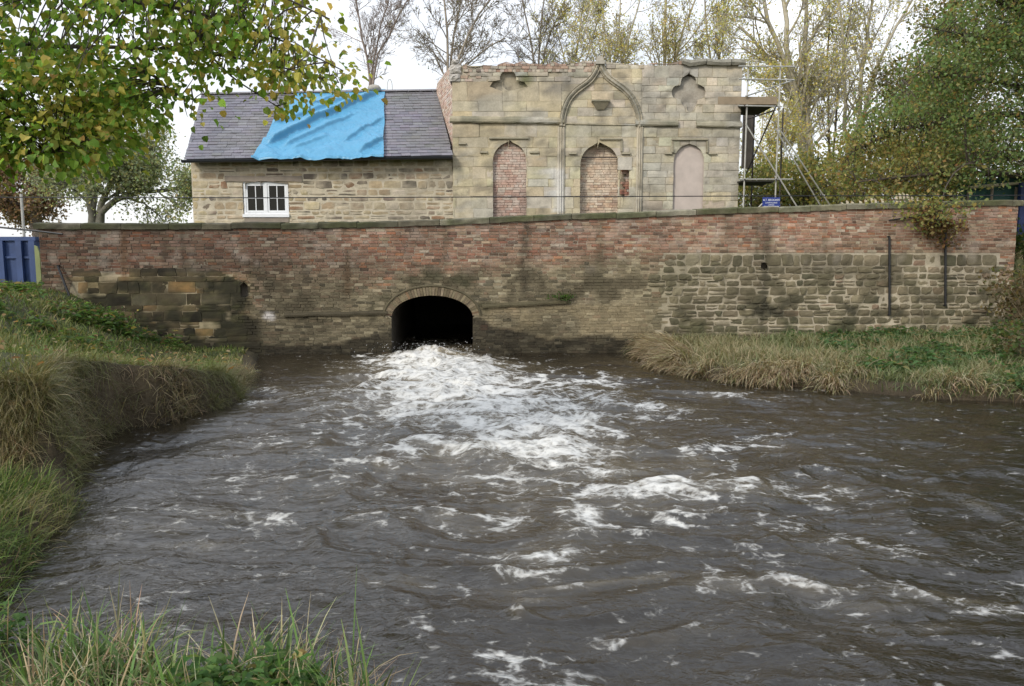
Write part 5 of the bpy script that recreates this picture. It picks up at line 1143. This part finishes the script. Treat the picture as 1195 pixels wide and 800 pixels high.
def stem_tree(name, label, stems, D, r0, S, seed, pal=(), lsize=.12, per=0, lspread=.25, bark=(.20, .17, .13), n0=9, L0=3.0, start=.35, gz=2.3, group=None, keep=1.0, cat='tree'):
    rng = np.random.default_rng(seed); wood, tips = [], []
    b0 = at_y(stems[0][0][0], 250, D); base = np.array([b0[0], D, gz])
    for si, st in enumerate(stems):
        dq = rng.normal(0, .8)
        P = [np.array([at_y(st[0][0], 250, D)[0], D + .15 * si, gz])] + [at_y(x, y, D + dq * (j + 1) / len(st)) for j, (x, y) in enumerate(st[1:])]
        P = np.array(P); s_ = np.concatenate([[0], np.cumsum(np.linalg.norm(np.diff(P, axis=0), axis=1))]); t = np.linspace(0, s_[-1], 14); q = np.stack([np.interp(t, s_, P[:, i]) for i in range(3)], 1)
        for _ in range(3): q[1:-1] = (q[:-2] + 2 * q[1:-1] + q[2:]) / 4
        q[1:-1] += rng.normal(0, .05, (12, 3)); rs = r0 * (.9 if si else 1.0) * np.linspace(1.1, .28, 14); wood.append((q, rs, 9))
        for c in range(n0):
            f_ = rng.uniform(start, 1) * 12.9; i = int(f_); p = q[i] + (q[i + 1] - q[i]) * (f_ - i); ax = unit(q[i + 1] - q[i]); side = unit(np.cross(ax, rng.normal(0, 1, 3))); an = rng.normal(S['ang'], .2)
            grow(rng, p, unit(ax * math.cos(an) + side * math.sin(an)), L0 * rng.uniform(.6, 1.2) * (1.25 - .6 * f_ / 13), rs[i] * .5, 0, S, wood, tips)
    LP = []
    if per:
        for tp_ in tips:
            if rng.random() > keep: continue
            k = rng.poisson(per); a = rng.uniform(0, 1, k)[:, None] * (len(tp_) - 1); i = np.minimum(a.astype(int), len(tp_) - 2)[:, 0]; LP.append(tp_[i] + (tp_[i + 1] - tp_[i]) * (a - i[:, None]) + rng.normal(0, lspread, (k, 3)))
    LP = np.concatenate(LP) if LP else np.zeros((0, 3))
    return finish_tree(name, label, cat, base, wood, LP, lsize, pal, bark, rng, group)
YEL = [(4, .52, .46, .17), (3, .44, .42, .18), (2, .58, .48, .18), (2, .34, .36, .17), (.7, .46, .34, .15)]
OLV = [(4, .16, .175, .07), (3, .20, .20, .085), (2, .24, .20, .08), (2, .13, .15, .06), (1, .29, .19, .08)]
HAZY_GRY = [(4, .23, .27, .17), (3, .28, .31, .19), (2, .33, .34, .19), (2, .19, .22, .14), (1, .36, .32, .16)]  # distance haze put into the leaf colour: greens paled and greyed
RUST = [(4, .28, .19, .13), (3, .26, .17, .10), (2, .17, .15, .09), (1, .20, .20, .10)]
SB = dict(levels=3, n=[5, 5, 4], ang=.62, ratio=.58, wob=.10, trop=.05, rmin=.010)
BK = (.22, .185, .15); BKP = (.42, .38, .29)
G_ = 'trees beyond the buildings'
stem_tree('oak_tree', 'spreading hazy grey green oak with forked dark limbs left of the cottage', [[(105, 250), (106, 236), (96, 190), (84, 150)], [(107, 250), (110, 238), (112, 195), (118, 150), (122, 128)], [(109, 250), (114, 236), (140, 198), (165, 180), (182, 170)], [(109, 250), (116, 240), (150, 226), (190, 222), (215, 218)]],
          43, .24, dict(levels=3, n=[5, 5, 4], ang=.75, ratio=.55, wob=.16, trop=.0, rmin=.012), 11, HAZY_GRY, .17, 6.5, .42, bark=(.17, .16, .13), n0=13, L0=2.1, start=.38, gz=2.3)
stem_tree('rusty_tree', 'hazy rust leaved tree behind the blue skip at the left edge', [[(40, 250), (41, 232), (34, 212), (22, 200)], [(41, 250), (43, 230), (50, 208), (56, 196)], [(39, 250), (36, 236), (14, 234), (-8, 240)]], 56, .27, dict(levels=3, n=[5, 4, 4], ang=.8, ratio=.55, wob=.16, trop=.0, rmin=.014), 12, RUST, .24, 5, .35, bark=(.16, .13, .11), n0=10, L0=2.2, start=.4, gz=1.7)
stem_tree('bare_tree', 'bare slender tree with upswept twigs behind the cottage ridge', [[(430, 250), (431, 100), (430, 62), (418, 30), (412, -30)], [(431, 250), (432, 100), (433, 62), (444, 34), (458, -20)], [(431, 250), (431, 96), (437, 60), (472, 18), (490, -30)]], 50, .13, dict(levels=3, n=[5, 5, 4], ang=.72, ratio=.6, wob=.09, trop=.06, rmin=.009), 13, bark=(.26, .21, .18), n0=13, L0=2.5, start=.60)
stem_tree('bare_tree', 'leafless pale tree with a crooked bough rising behind the left corner of the ruin', [[(521, 250), (522, 100), (524, 70), (521, 30), (516, -40)], [(523, 250), (525, 100), (530, 66), (546, 40), (572, 4), (590, -30)], [(524, 250), (526, 100), (533, 72), (560, 62), (590, 44)], [(520, 250), (522, 100), (524, 66), (536, 20), (542, -40)]], 40, .12, dict(SB, ang=.75), 14, OLV, .10, .5, .2, bark=(.27, .23, .18), n0=10, L0=2.4, start=.60, keep=.5)
stem_tree('bare_tree', 'thin grey bare tree standing behind the trefoil side of the ruin', [[(628, 250), (628, 90), (630, 40), (640, -40)], [(628, 250), (627, 90), (618, 40), (600, -40)], [(628, 250), (629, 70), (655, 10), (672, -40)]], 46, .11, dict(SB, ang=.72), 15, bark=(.24, .21, .18), n0=11, L0=2.6, start=.58)
stem_tree('yellowing_tree', 'sparse olive thicket tree behind the left side of the ogee arch', [[(668, 250), (669, 80), (676, 30), (690, -40)], [(666, 250), (664, 80), (655, 45), (640, 10)], [(670, 250), (674, 90), (690, 50), (702, 10)]], 44, .09, SB, 16, YEL, .11, 1.3, .25, bark=(.25, .22, .15), n0=9, L0=2.2, start=.58)
stem_tree('yellowing_tree', 'multi stemmed tree with yellow leaves directly behind the ogee arch', [[(715, 250), (716, 80), (706, 30), (696, -40)], [(717, 250), (718, 80), (722, 30), (726, -40)], [(719, 250), (722, 80), (742, 25), (756, -40)], [(714, 250), (712, 90), (688, 50), (676, 20)]], 40, .10, SB, 17, YEL, .11, 1.6, .25, bark=BKP, n0=8, L0=2.0, start=.58)
stem_tree('yellowing_tree', 'straight single yellowish trunk with thin gold foliage behind the ruin', [[(776, 250), (776, 80), (777, 20), (778, -60)], [(776, 250), (778, 100), (800, 40), (815, -10)]], 38, .14, SB, 18, YEL, .11, 1.2, .25, bark=(.36, .31, .19), n0=11, L0=2.0, start=.55)
stem_tree('yellowing_tree', 'gold leaved tree behind the quatrefoil end of the ruin', [[(830, 250), (831, 80), (826, 30), (820, -40)], [(832, 250), (834, 80), (846, 30), (856, -40)]], 43, .10, SB, 19, YEL, .12, 1.6, .25, bark=(.26, .22, .14), n0=11, L0=2.2, start=.56)
S7 = dict(levels=3, n=[5, 5, 4], ang=.62, ratio=.58, wob=.11, trop=.04, rmin=.009)
stem_tree('ash_tree', 'tall pale trunked tree leaning left with yellow leaves behind the scaffold', [[(946, 250), (940, 190), (926, 100), (918, 40), (910, -60)], [(948, 250), (941, 150), (915, 70), (888, 10), (878, -60)], [(952, 250), (948, 180), (938, 90), (940, 20), (946, -60)], [(944, 250), (936, 150), (920, 95), (885, 50), (862, 30)]], 33, .20, S7, 20, YEL, .11, 1.5, .25, bark=BKP, n0=11, L0=2.2, start=.35)
stem_tree('ash_tree', 'slim pale tree leaning right among yellow leaves right of the scaffold', [[(995, 250), (999, 200), (1000, 120), (1012, 40), (1030, -60)], [(998, 250), (1004, 180), (1012, 90), (1050, 20), (1090, -40)], [(993, 250), (990, 170), (984, 80), (978, -40)]], 35, .13, S7, 21, YEL, .11, 1.7, .25, bark=BKP, n0=11, L0=2.2, start=.35)
stem_tree('ash_tree', 'thin dark stemmed tree between the two pale leaning trunks', [[(968, 250), (968, 160), (966, 80), (972, -40)], [(970, 250), (974, 150), (984, 60), (1002, -30)]], 38, .08, S7, 22, YEL, .11, 1.6, .25, bark=(.13, .11, .09), n0=10, L0=2.0, start=.35)
stem_tree('ash_tree', 'gold flecked sapling clump right beside the scaffold platform', [[(884, 250), (886, 190), (892, 130), (896, 90)], [(900, 250), (902, 190), (912, 140), (925, 100)], [(918, 250), (916, 200), (910, 150), (902, 120)]], 31, .05, S7, 23, YEL, .10, 2.4, .2, bark=BKP, n0=9, L0=1.3, start=.25)

stem_tree('olive_tree', 'leafy olive green tree seen through the gaps of the overhanging oak', [[(1110, 250), (1112, 180), (1108, 100), (1100, 20)], [(1112, 250), (1118, 170), (1140, 90), (1160, 10)], [(1108, 250), (1102, 190), (1070, 120), (1050, 90)]], 33, .14, S7, 24, OLV, .15, 6, .35, bark=(.15, .13, .10), n0=13, L0=2.4, start=.25)

def in_poly(px, py, poly):
    ins = np.zeros(px.shape, bool)
    for i in range(len(poly)):
        (x0, y0), (x1, y1) = poly[i], poly[(i + 1) % len(poly)]
        ins ^= ((y0 > py) != (y1 > py)) & (px < (x1 - x0) * (py - y0) / (y1 - y0 + 1e-12) + x0)
    return ins
def spray_tree(name, label, base, wood, polys, holes, n, depth, seed, per, lsize, pal, spread, flat, twig, bark, six, thr, ns, cat='tree', density=None, palfn=None, dropf=.3):
    """limbs given; leaf sprays spread through the volume, each on its own twig from the nearest limb"""
    rng = np.random.default_rng(seed); allp = np.concatenate([np.array(p) for p in polys]); lo, hi = allp.min(0), allp.max(0)
    px = rng.uniform(lo[0], hi[0], n); py = rng.uniform(lo[1], hi[1], n); ok = np.zeros(n, bool)
    for p in polys: ok |= in_poly(px, py, p)
    for h in holes: ok &= ~in_poly(px, py, h)
    ok &= fbm(px / ns, py / ns * 1.5, 3, seed) > thr
    if density is not None: ok &= rng.random(n) < density(px, py)
    px, py = px[ok], py[ok]; Yc = depth(px, py, rng); Cn = at_y(px, py, Yc)
    limb = np.concatenate([w[0][len(w[0]) // 4 * 0:] for w in wood]); lr = np.concatenate([w[1] for w in wood])
    fine = []
    for w in wood:
        t = np.linspace(0, len(w[0]) - 1, len(w[0]) * 6); i = np.minimum(t.astype(int), len(w[0]) - 2); fine.append(w[0][i] + (w[0][i + 1] - w[0][i]) * (t - i)[:, None])
    fine = np.concatenate(fine)
    LP, LA, LC = [], [], []
    for j, c in enumerate(Cn):
        dd = np.linalg.norm(fine - c, axis=1) + .25 * np.abs(fine[:, 2] - c[2]); k = np.argmin(dd + rng.uniform(0, .3, len(dd))); a = fine[k]; m_ = (a + c) / 2 + np.array([0, 0, .10 * np.linalg.norm(c - a)]) + rng.normal(0, .03, 3)
        t = np.linspace(0, 1, 6)[:, None]; P = a * (1 - t) ** 2 + 2 * m_ * t * (1 - t) + c * t ** 2
        wood.append((P, np.linspace(twig * 1.6, twig * .5, 6), 4)); dr_ = unit(P[-1] - P[-3])
        kk = max(3, rng.poisson(per)); tt = rng.uniform(-1, .6, kk)[:, None]
        off = rng.normal(0, 1, (kk, 3)) * np.array([spread, spread, flat]); LP.append(c + dr_ * tt * spread * 1.2 + off); LA.append(dr_ * .6 + off / spread * .6 + np.array([0, 0, -dropf])); LC.append(cols(palfn(px[j], py[j]) if palfn else pal, kk, rng, .2))
    LP, LA, LC = np.concatenate(LP), np.concatenate(LA), np.concatenate(LC)
    t = thing(name, tuple(base), label, cat); mb = MB()
    for pts, r_, s_ in wood: mb.tube(pts, r_, s_, np.array(bark) * rng.uniform(.85, 1.15))
    mb.build('trunk', M['bark'], t, smooth=True)
    mb = MB(); nL = len(LP); l = lsize * rng.uniform(.6, 1.25, nL)
    if six: leaf6(mb, LP, LA, np.stack([rng.normal(0, .55, nL), rng.normal(0, .55, nL), np.ones(nL)], -1), l, l * rng.uniform(.72, .95, nL), LC)
    else: kite(mb, LP, l, l * rng.uniform(.5, .8, nL), LC, rng, .5)
    mb.build('crown', M['leaf'], t); return t
def limb(pts, r0, r1, sides=7, k=14, rng=np.random.default_rng(1)):
    P = np.array(pts, float); s_ = np.concatenate([[0], np.cumsum(np.linalg.norm(np.diff(P, axis=0), axis=1))]); t = np.linspace(0, s_[-1], k); q = np.stack([np.interp(t, s_, P[:, i]) for i in range(3)], 1)
    for _ in range(3): q[1:-1] = (q[:-2] + 2 * q[1:-1] + q[2:]) / 4
    return (q, np.linspace(r0, r1, k), sides)
# foreground tree: trunk on the left bank outside the view, boughs reaching across the top left corner
A = lambda x, y, Y: at_y(x, y, Y)
tb = np.array([-7.6, 6.4, .9]); tk = limb([tb, tb + [.1, 0, 2.2], tb + [.0, .1, 5], tb + [.2, .2, 8]], .26, .12, 10)
root = tb + np.array([.05, .05, 3.2]); root2 = tb + np.array([.05, .1, 4.4])
wood = [tk, limb([root, A(-60, 150, 6.7), A(60, 125, 6.8), A(130, 128, 7.0), A(190, 105, 7.2)], .05, .008), limb([root2, A(-40, 60, 6.6), A(90, 55, 6.9), A(200, 50, 7.1), A(300, 66, 7.3), A(395, 96, 7.5)], .045, .005), limb([root2, A(0, 0, 6.3), A(140, -10, 6.5), A(250, 10, 6.7), A(340, 40, 6.9), A(400, 82, 7.0)], .045, .005),
        limb([root2 + [0, 0, .6], A(80, -70, 6.2), A(220, -60, 6.3), A(330, -10, 6.5), A(385, 22, 6.6)], .06, .006), limb([root, A(-50, 190, 6.5), A(20, 180, 6.6), A(80, 175, 6.7)], .05, .01), limb([A(230, 48, 7.15), A(270, 90, 7.2), A(325, 125, 7.3)], .012, .004), limb([A(150, 55, 7.0), A(190, 100, 7.0), A(228, 118, 7.1)], .014, .004)]
M1 = [(-120, -90), (348, -90), (356, 8), (344, 44), (345, 75), (318, 92), (285, 88), (258, 92), (243, 122), (230, 120), (222, 96), (204, 68), (182, 66), (178, 90), (190, 110), (184, 128), (158, 152), (128, 180), (95, 196), (62, 186), (28, 192), (-120, 228)]
M2 = [(255, 30), (336, 30), (352, 60), (380, 74), (398, 78), (424, 90), (402, 112), (375, 108), (348, 122), (330, 136), (318, 126), (320, 104), (285, 88)]
M3 = [(372, 14), (400, 18), (394, 28), (372, 28)]; M4 = [(214, 133), (227, 133), (227, 140), (214, 140)]
H1 = [(-5, 12), (38, 15), (60, 40), (56, 60), (20, 50), (-5, 46)]; H2 = [(168, 66), (184, 64), (182, 92), (170, 84)]; H3 = [(58, 14), (80, 16), (92, 32), (70, 34)]
LIME = [(5, .14, .245, .04), (4, .20, .30, .055), (2.6, .29, .32, .07), (1.2, .37, .34, .08), (.4, .45, .35, .10)]
LIMEY = [(3, .17, .25, .045), (3, .27, .30, .06), (2.4, .40, .37, .09), (1.2, .48, .38, .11), (.3, .32, .22, .07)]
spray_tree('lime_tree', 'near leafy green and yellow boughs reaching across the top left corner of the view', tb, wood, [M1, M2, M3, M4], [H1, H2, H3], 2300, lambda x, y, r: np.interp(x, [-100, 150, 430], [6.1, 6.8, 7.3]) + r.normal(0, .45, len(x)), 501, 12, .066, LIME, .15, .08, .0045, (.085, .07, .055), True, .37, 30.,
           density=lambda x, y: np.where(x < 175, np.where(y > 60, 1.0, .55), .62), palfn=lambda x, y: LIMEY if (x > 300 or (40 < x < 120 and 80 < y < 150)) else LIME, dropf=.55)
# big tree at the right, leaning over the wall
tb = np.array([16.6, 21.2, 2.2]); tk = limb([tb, tb + [-.2, 0, 2], tb + [-.3, 0, 5], tb + [0, 0, 9]], .34, .2, 10)
r1 = tb + np.array([-.2, 0, 2.2]); r2 = tb + np.array([-.28, 0, 3.6]); r3 = tb + np.array([-.2, 0, 5.6])
wood = [tk, limb([r1, A(1180, 205, 20.6), A(1120, 200, 20.2), A(1060, 205, 20), A(1000, 212, 20.2)], .12, .02), limb([r1, A(1170, 180, 20), A(1110, 190, 19.2), A(1095, 235, 18.4), A(1095, 262, 18.1)], .05, .008), limb([r2, A(1170, 130, 20.5), A(1110, 140, 20.5), A(1040, 150, 20.6), A(990, 180, 21)], .12, .015), limb([r2, A(1170, 95, 20), A(1120, 90, 19.8), A(1070, 80, 20)], .10, .015), limb([r3, A(1180, 50, 20), A(1120, 40, 20), A(1075, 30, 20)], .09, .012), limb([r3, A(1180, 10, 20.5), A(1130, -10, 20.5), A(1110, -30, 20.5)], .08, .015)]
Q1 = [(1080, 32), (1098, 18), (1120, 8), (1150, -25), (1190, -90), (1300, -160), (1430, -120), (1450, 120), (1400, 230), (1270, 240), (1200, 212), (1165, 205), (1138, 220), (1112, 246), (1088, 246), (1060, 236), (1020, 234), (985, 222), (968, 196), (985, 162), (1000, 138), (1035, 112), (1045, 92), (1058, 70)]
spray_tree('oak_tree', 'large dark green and russet oak overhanging the right end of the wall', tb, wood, [Q1, [(1068, 236), (1108, 238), (1102, 262), (1078, 258)]], [[(1116, 108), (1158, 100), (1168, 118), (1124, 126)], [(1070, 44), (1092, 46), (1088, 54), (1070, 54)], [(1148, 8), (1184, 4), (1178, 26), (1152, 30)], [(1100, 40), (1120, 36), (1118, 48), (1102, 50)]], 4700, lambda x, y, r: np.where(y > 232, 18.0 + r.normal(0, .15, len(x)), np.where(x < 1085, 21.0, 20.3) + r.normal(0, .7, len(x))), 601, 30, .10, OLV, .30, .14, .008, (.075, .06, .045), False, .35, 26.,
           palfn=lambda x, y: [(4, .15, .215, .08), (3, .20, .245, .10), (2, .11, .16, .06), (1.3, .29, .26, .10), (.5, .30, .20, .08)] if y < 150 or x > 1110 else [(3, .20, .23, .085), (3, .27, .26, .10), (2.5, .33, .275, .10), (1.1, .31, .19, .075), (1, .13, .165, .06)])
# dark evergreen at the top right
tb = np.array([20.5, 27, 2.2]); tk = limb([tb, tb + [0, 0, 7], tb + [0, 0, 12.5]], .3, .05, 9)
wood = [tk] + [limb([tb + [0, 0, h], A(px, py, 26.5)], .05, .01, 5) for h, px, py in ((7, 1180, 55), (8.5, 1172, 30), (10, 1176, 0), (11, 1190, -30), (6, 1205, 80))]
spray_tree('yew_tree', 'dense blackish evergreen in the top right corner behind the oak', tb, wood, [[(1168, 60), (1176, 30), (1180, 8), (1186, -40), (1215, -130), (1260, -170), (1310, -130), (1345, 0), (1350, 110), (1200, 100), (1182, 75)]], [], 1100, lambda x, y, r: 26.6 + r.normal(0, .6, len(x)), 611, 22, .16, [(4, .022, .034, .018), (3, .03, .04, .02), (2, .018, .026, .016)], .38, .26, .01, (.05, .04, .03), False, .30, 30.)

# shrubs behind the wall on the right, beyond the wall end, and on the wall
def shrub(name, label, base, rx, rz, n, per, lsize, pal, seed, bark=(.12, .10, .07), cat='shrub', spread=.16, group=None, flatten=1.0, ry=None):
    rng = np.random.default_rng(seed); base = np.array(base, float); wood, LP = [], []
    for i in range(n):
        a = rng.uniform(0, 2 * np.pi); q = np.sqrt(rng.random()); hz = rng.uniform(.15, 1) ** .8; sh = math.sqrt(max(.05, 1 - (hz - .35) ** 2 * 1.5))
        c = base + np.array([math.cos(a) * q * rx * sh, math.sin(a) * q * (ry or rx) * sh, hz * rz * (.75 + .4 * vnoise(np.array([math.cos(a) * 1.5 + 5]), np.array([q * 2.]), seed)[0])])
        m_ = base + (c - base) * np.array([.35, .35, .6]); t = np.linspace(0, 1, 5)[:, None]; P = base * (1 - t) ** 2 + 2 * m_ * t * (1 - t) + c * t ** 2; wood.append((P, np.linspace(.016, .005, 5), 4))
        k = rng.poisson(per); LP.append(c + rng.normal(0, 1, (k, 3)) * np.array([spread, spread, spread * .7]))
    return finish_tree(name, label, cat, base, wood, np.concatenate(LP), lsize, pal, bark, rng, group)
SH = [(3, .15, .18, .065), (3, .20, .21, .075), (2, .26, .24, .08), (2, .33, .27, .09), (1, .10, .12, .04)]
gx0 = lambda px, Y: float(at_y(px, 235, Y)[0])
for px, Y, rx, rz, lab_, sd_, pl in ((886, 29.5, 1.0, 3.4, 'olive bush filling the gap under the scaffold', 6, SH), (915, 29, 1.0, 3.2, 'low olive shrub behind the blue site sign', 1, SH), (942, 28, 1.1, 3.6, 'green bush around the foot of the tall leaning pale tree', 7, SH), (968, 27, 1.2, 3.6, 'yellow green bush at the foot of the slim pale tree', 2, SH + [(3, .30, .25, .07)]), (1010, 25, 1.5, 3.9, 'tall bushy yellow green shrub behind the leaning paling fence', 3, SH + [(2, .30, .25, .07)]),
                                   (1062, 25.5, 1.7, 4.3, 'broad russet and green shrub below the oak boughs', 4, SH + [(3, .22, .13, .045)]), (1115, 24, 1.6, 3.6, 'dark shaded shrub beside the green site fence', 5, [(3, .06, .08, .03), (2, .10, .11, .04), (2, .16, .12, .045)])):
    shrub('shrub', lab_, (gx0(px, Y), Y, 2.25), rx, rz, 150, 26, .13, pl, 700 + sd_, group='shrubs behind the right of the wall', spread=.24)
p = WF.w(wu(1190, 300), -.6, 1.9)
shrub('shrub', 'dark green bush growing past the right end of the wall', (p[0] + .9, p[1] + .3, 1.2), 1.0, 1.9, 130, 24, .11, [(4, .045, .07, .022), (3, .07, .10, .03), (1, .14, .13, .05)], 711, spread=.2)
p = at_z(1182, 400, .8); 
shrub('shrub', 'brown twiggy scrub on the right bank at the wall end', (11.35, 16.9, .75), .75, 1.25, 120, 12, .10, [(3, .16, .12, .06), (3, .11, .085, .045), (2, .10, .11, .04), (1, .24, .19, .10)], 712, spread=.18, bark=(.24, .19, .12))
shrub('shrub', 'low tangled bramble at the right edge of the bank', (9.9, 14.2, .45), .95, .55, 110, 14, .09, [(3, .09, .12, .04), (2, .16, .12, .06), (2, .06, .09, .03)], 713, spread=.16, bark=(.26, .2, .13))
shrub('shrub', 'small dark leafy bush against the foot of the stone left of the slanting rod', (-8.9, 16.6, .45), .65, .55, 70, 12, .09, WEED + [(2, .10, .09, .05)], 714, spread=.16)
# plant rooted in the wall
a = WF.px(1094, 262); rng = np.random.default_rng(81); wood, LP = [], []; b = WF.w(a[0], .0, a[1] + .05)
for i in range(46):
    c = b + np.array([rng.normal(0, .26), -abs(rng.normal(.12, .10)), rng.normal(-.10, .20)]); t = np.linspace(0, 1, 4)[:, None]; m_ = (b + c) / 2 + [0, -.12, .12]; wood.append((b * (1 - t) ** 2 + 2 * m_ * t * (1 - t) + c * t ** 2, np.linspace(.012, .004, 4), 4)); k = rng.poisson(15); LP.append(c + rng.normal(0, .085, (k, 3)))
finish_tree('wall_plant', 'brown withered bushy plant rooted high in the brick wall', 'plant', b, wood, np.concatenate(LP), .085, [(4, .15, .085, .04), (3, .20, .12, .05), (2, .10, .10, .04), (2, .24, .16, .07)], (.12, .08, .05), rng)
rng = np.random.default_rng(83); wood, LP = [], []; a = WF.px(657, 350); b = WF.w(a[0], .05, a[1] + .03)
for i in range(16):
    c = b + np.array([rng.normal(0, .13), -abs(rng.normal(.03, .03)), abs(rng.normal(.05, .05))]); wood.append((np.array([b, (b + c) / 2 + [0, -.01, .01], c]), np.array([.006, .004, .003]), 4)); k = 12; LP.append(c + rng.normal(0, .035, (k, 3)))
finish_tree('fern', 'tiny green fern on the right string ledge beside the culvert', 'plant', b, wood, np.concatenate(LP), .05, [(3, .07, .13, .03), (2, .10, .17, .04)], (.08, .08, .03), rng)

# ================================================================== light
world = bpy.data.worlds.new('World'); scene.world = world; world.use_nodes = True
nt = world.node_tree; nt.nodes.clear(); out = nt.nodes.new('ShaderNodeOutputWorld'); bg = nt.nodes.new('ShaderNodeBackground'); L(nt, bg.outputs[0], out.inputs[0])
SUN_EL, SUN_AZ = rad(34), rad(220)      # behind the photographer's left shoulder
sky = nt.nodes.new('ShaderNodeTexSky'); sky.sky_type = 'NISHITA'; sky.sun_disc = False; sky.sun_elevation = SUN_EL; sky.sun_rotation = SUN_AZ; sky.air_density = 1.0; sky.dust_density = 2.5; sky.ozone_density = 1.0
tc = nt.nodes.new('ShaderNodeTexCoord'); n_ = noise_n(nt, tc.outputs['Generated'], 2.2, 6, .55, .4)
cl = maprange(nt, n_, .35, .65, .50, 1.0)
sx_ = nt.nodes.new('ShaderNodeSeparateXYZ'); L(nt, tc.outputs['Generated'], sx_.inputs[0])
hi_ = maprange(nt, sx_.outputs[2], .18, .75, 0, 1)
cc_ = mix_col(nt, hi_, (11.4, 11.5, 11.7), (9.6, 10.7, 12.6)); c = mix_col(nt, cl, sky.outputs[0], cc_); L(nt, c, bg.inputs[0]); bg.inputs[1].default_value = .075
sd_ = bpy.data.lights.new('sun', 'SUN'); sd_.energy = 1.4; sd_.angle = rad(10); sd_.color = (1, .945, .845); so = bpy.data.objects.new('sun', sd_); C.objects.link(so)
dirv = Vector((math.sin(SUN_AZ) * math.cos(SUN_EL), math.cos(SUN_AZ) * math.cos(SUN_EL), math.sin(SUN_EL))); so.rotation_euler = dirv.to_track_quat('Z', 'Y').to_euler(); so.location = (0, -10, 30)
vs_ = scene.view_settings; scene.display_settings.display_device = 'sRGB'; vs_.view_transform = 'Standard'; vs_.look = 'None'; vs_.exposure = .72; vs_.gamma = 1.0; vs_.use_curve_mapping = False
cy_ = scene.cycles; cy_.max_bounces = 6; cy_.diffuse_bounces = 3; cy_.glossy_bounces = 3; cy_.transmission_bounces = 4; cy_.caustics_reflective = False; cy_.caustics_refractive = False; cy_.use_adaptive_sampling = True; cy_.adaptive_threshold = .02
cy_.use_denoising = True
try: cy_.denoiser = 'OPENIMAGEDENOISE'
except Exception: pass
scene.render.film_transparent = False
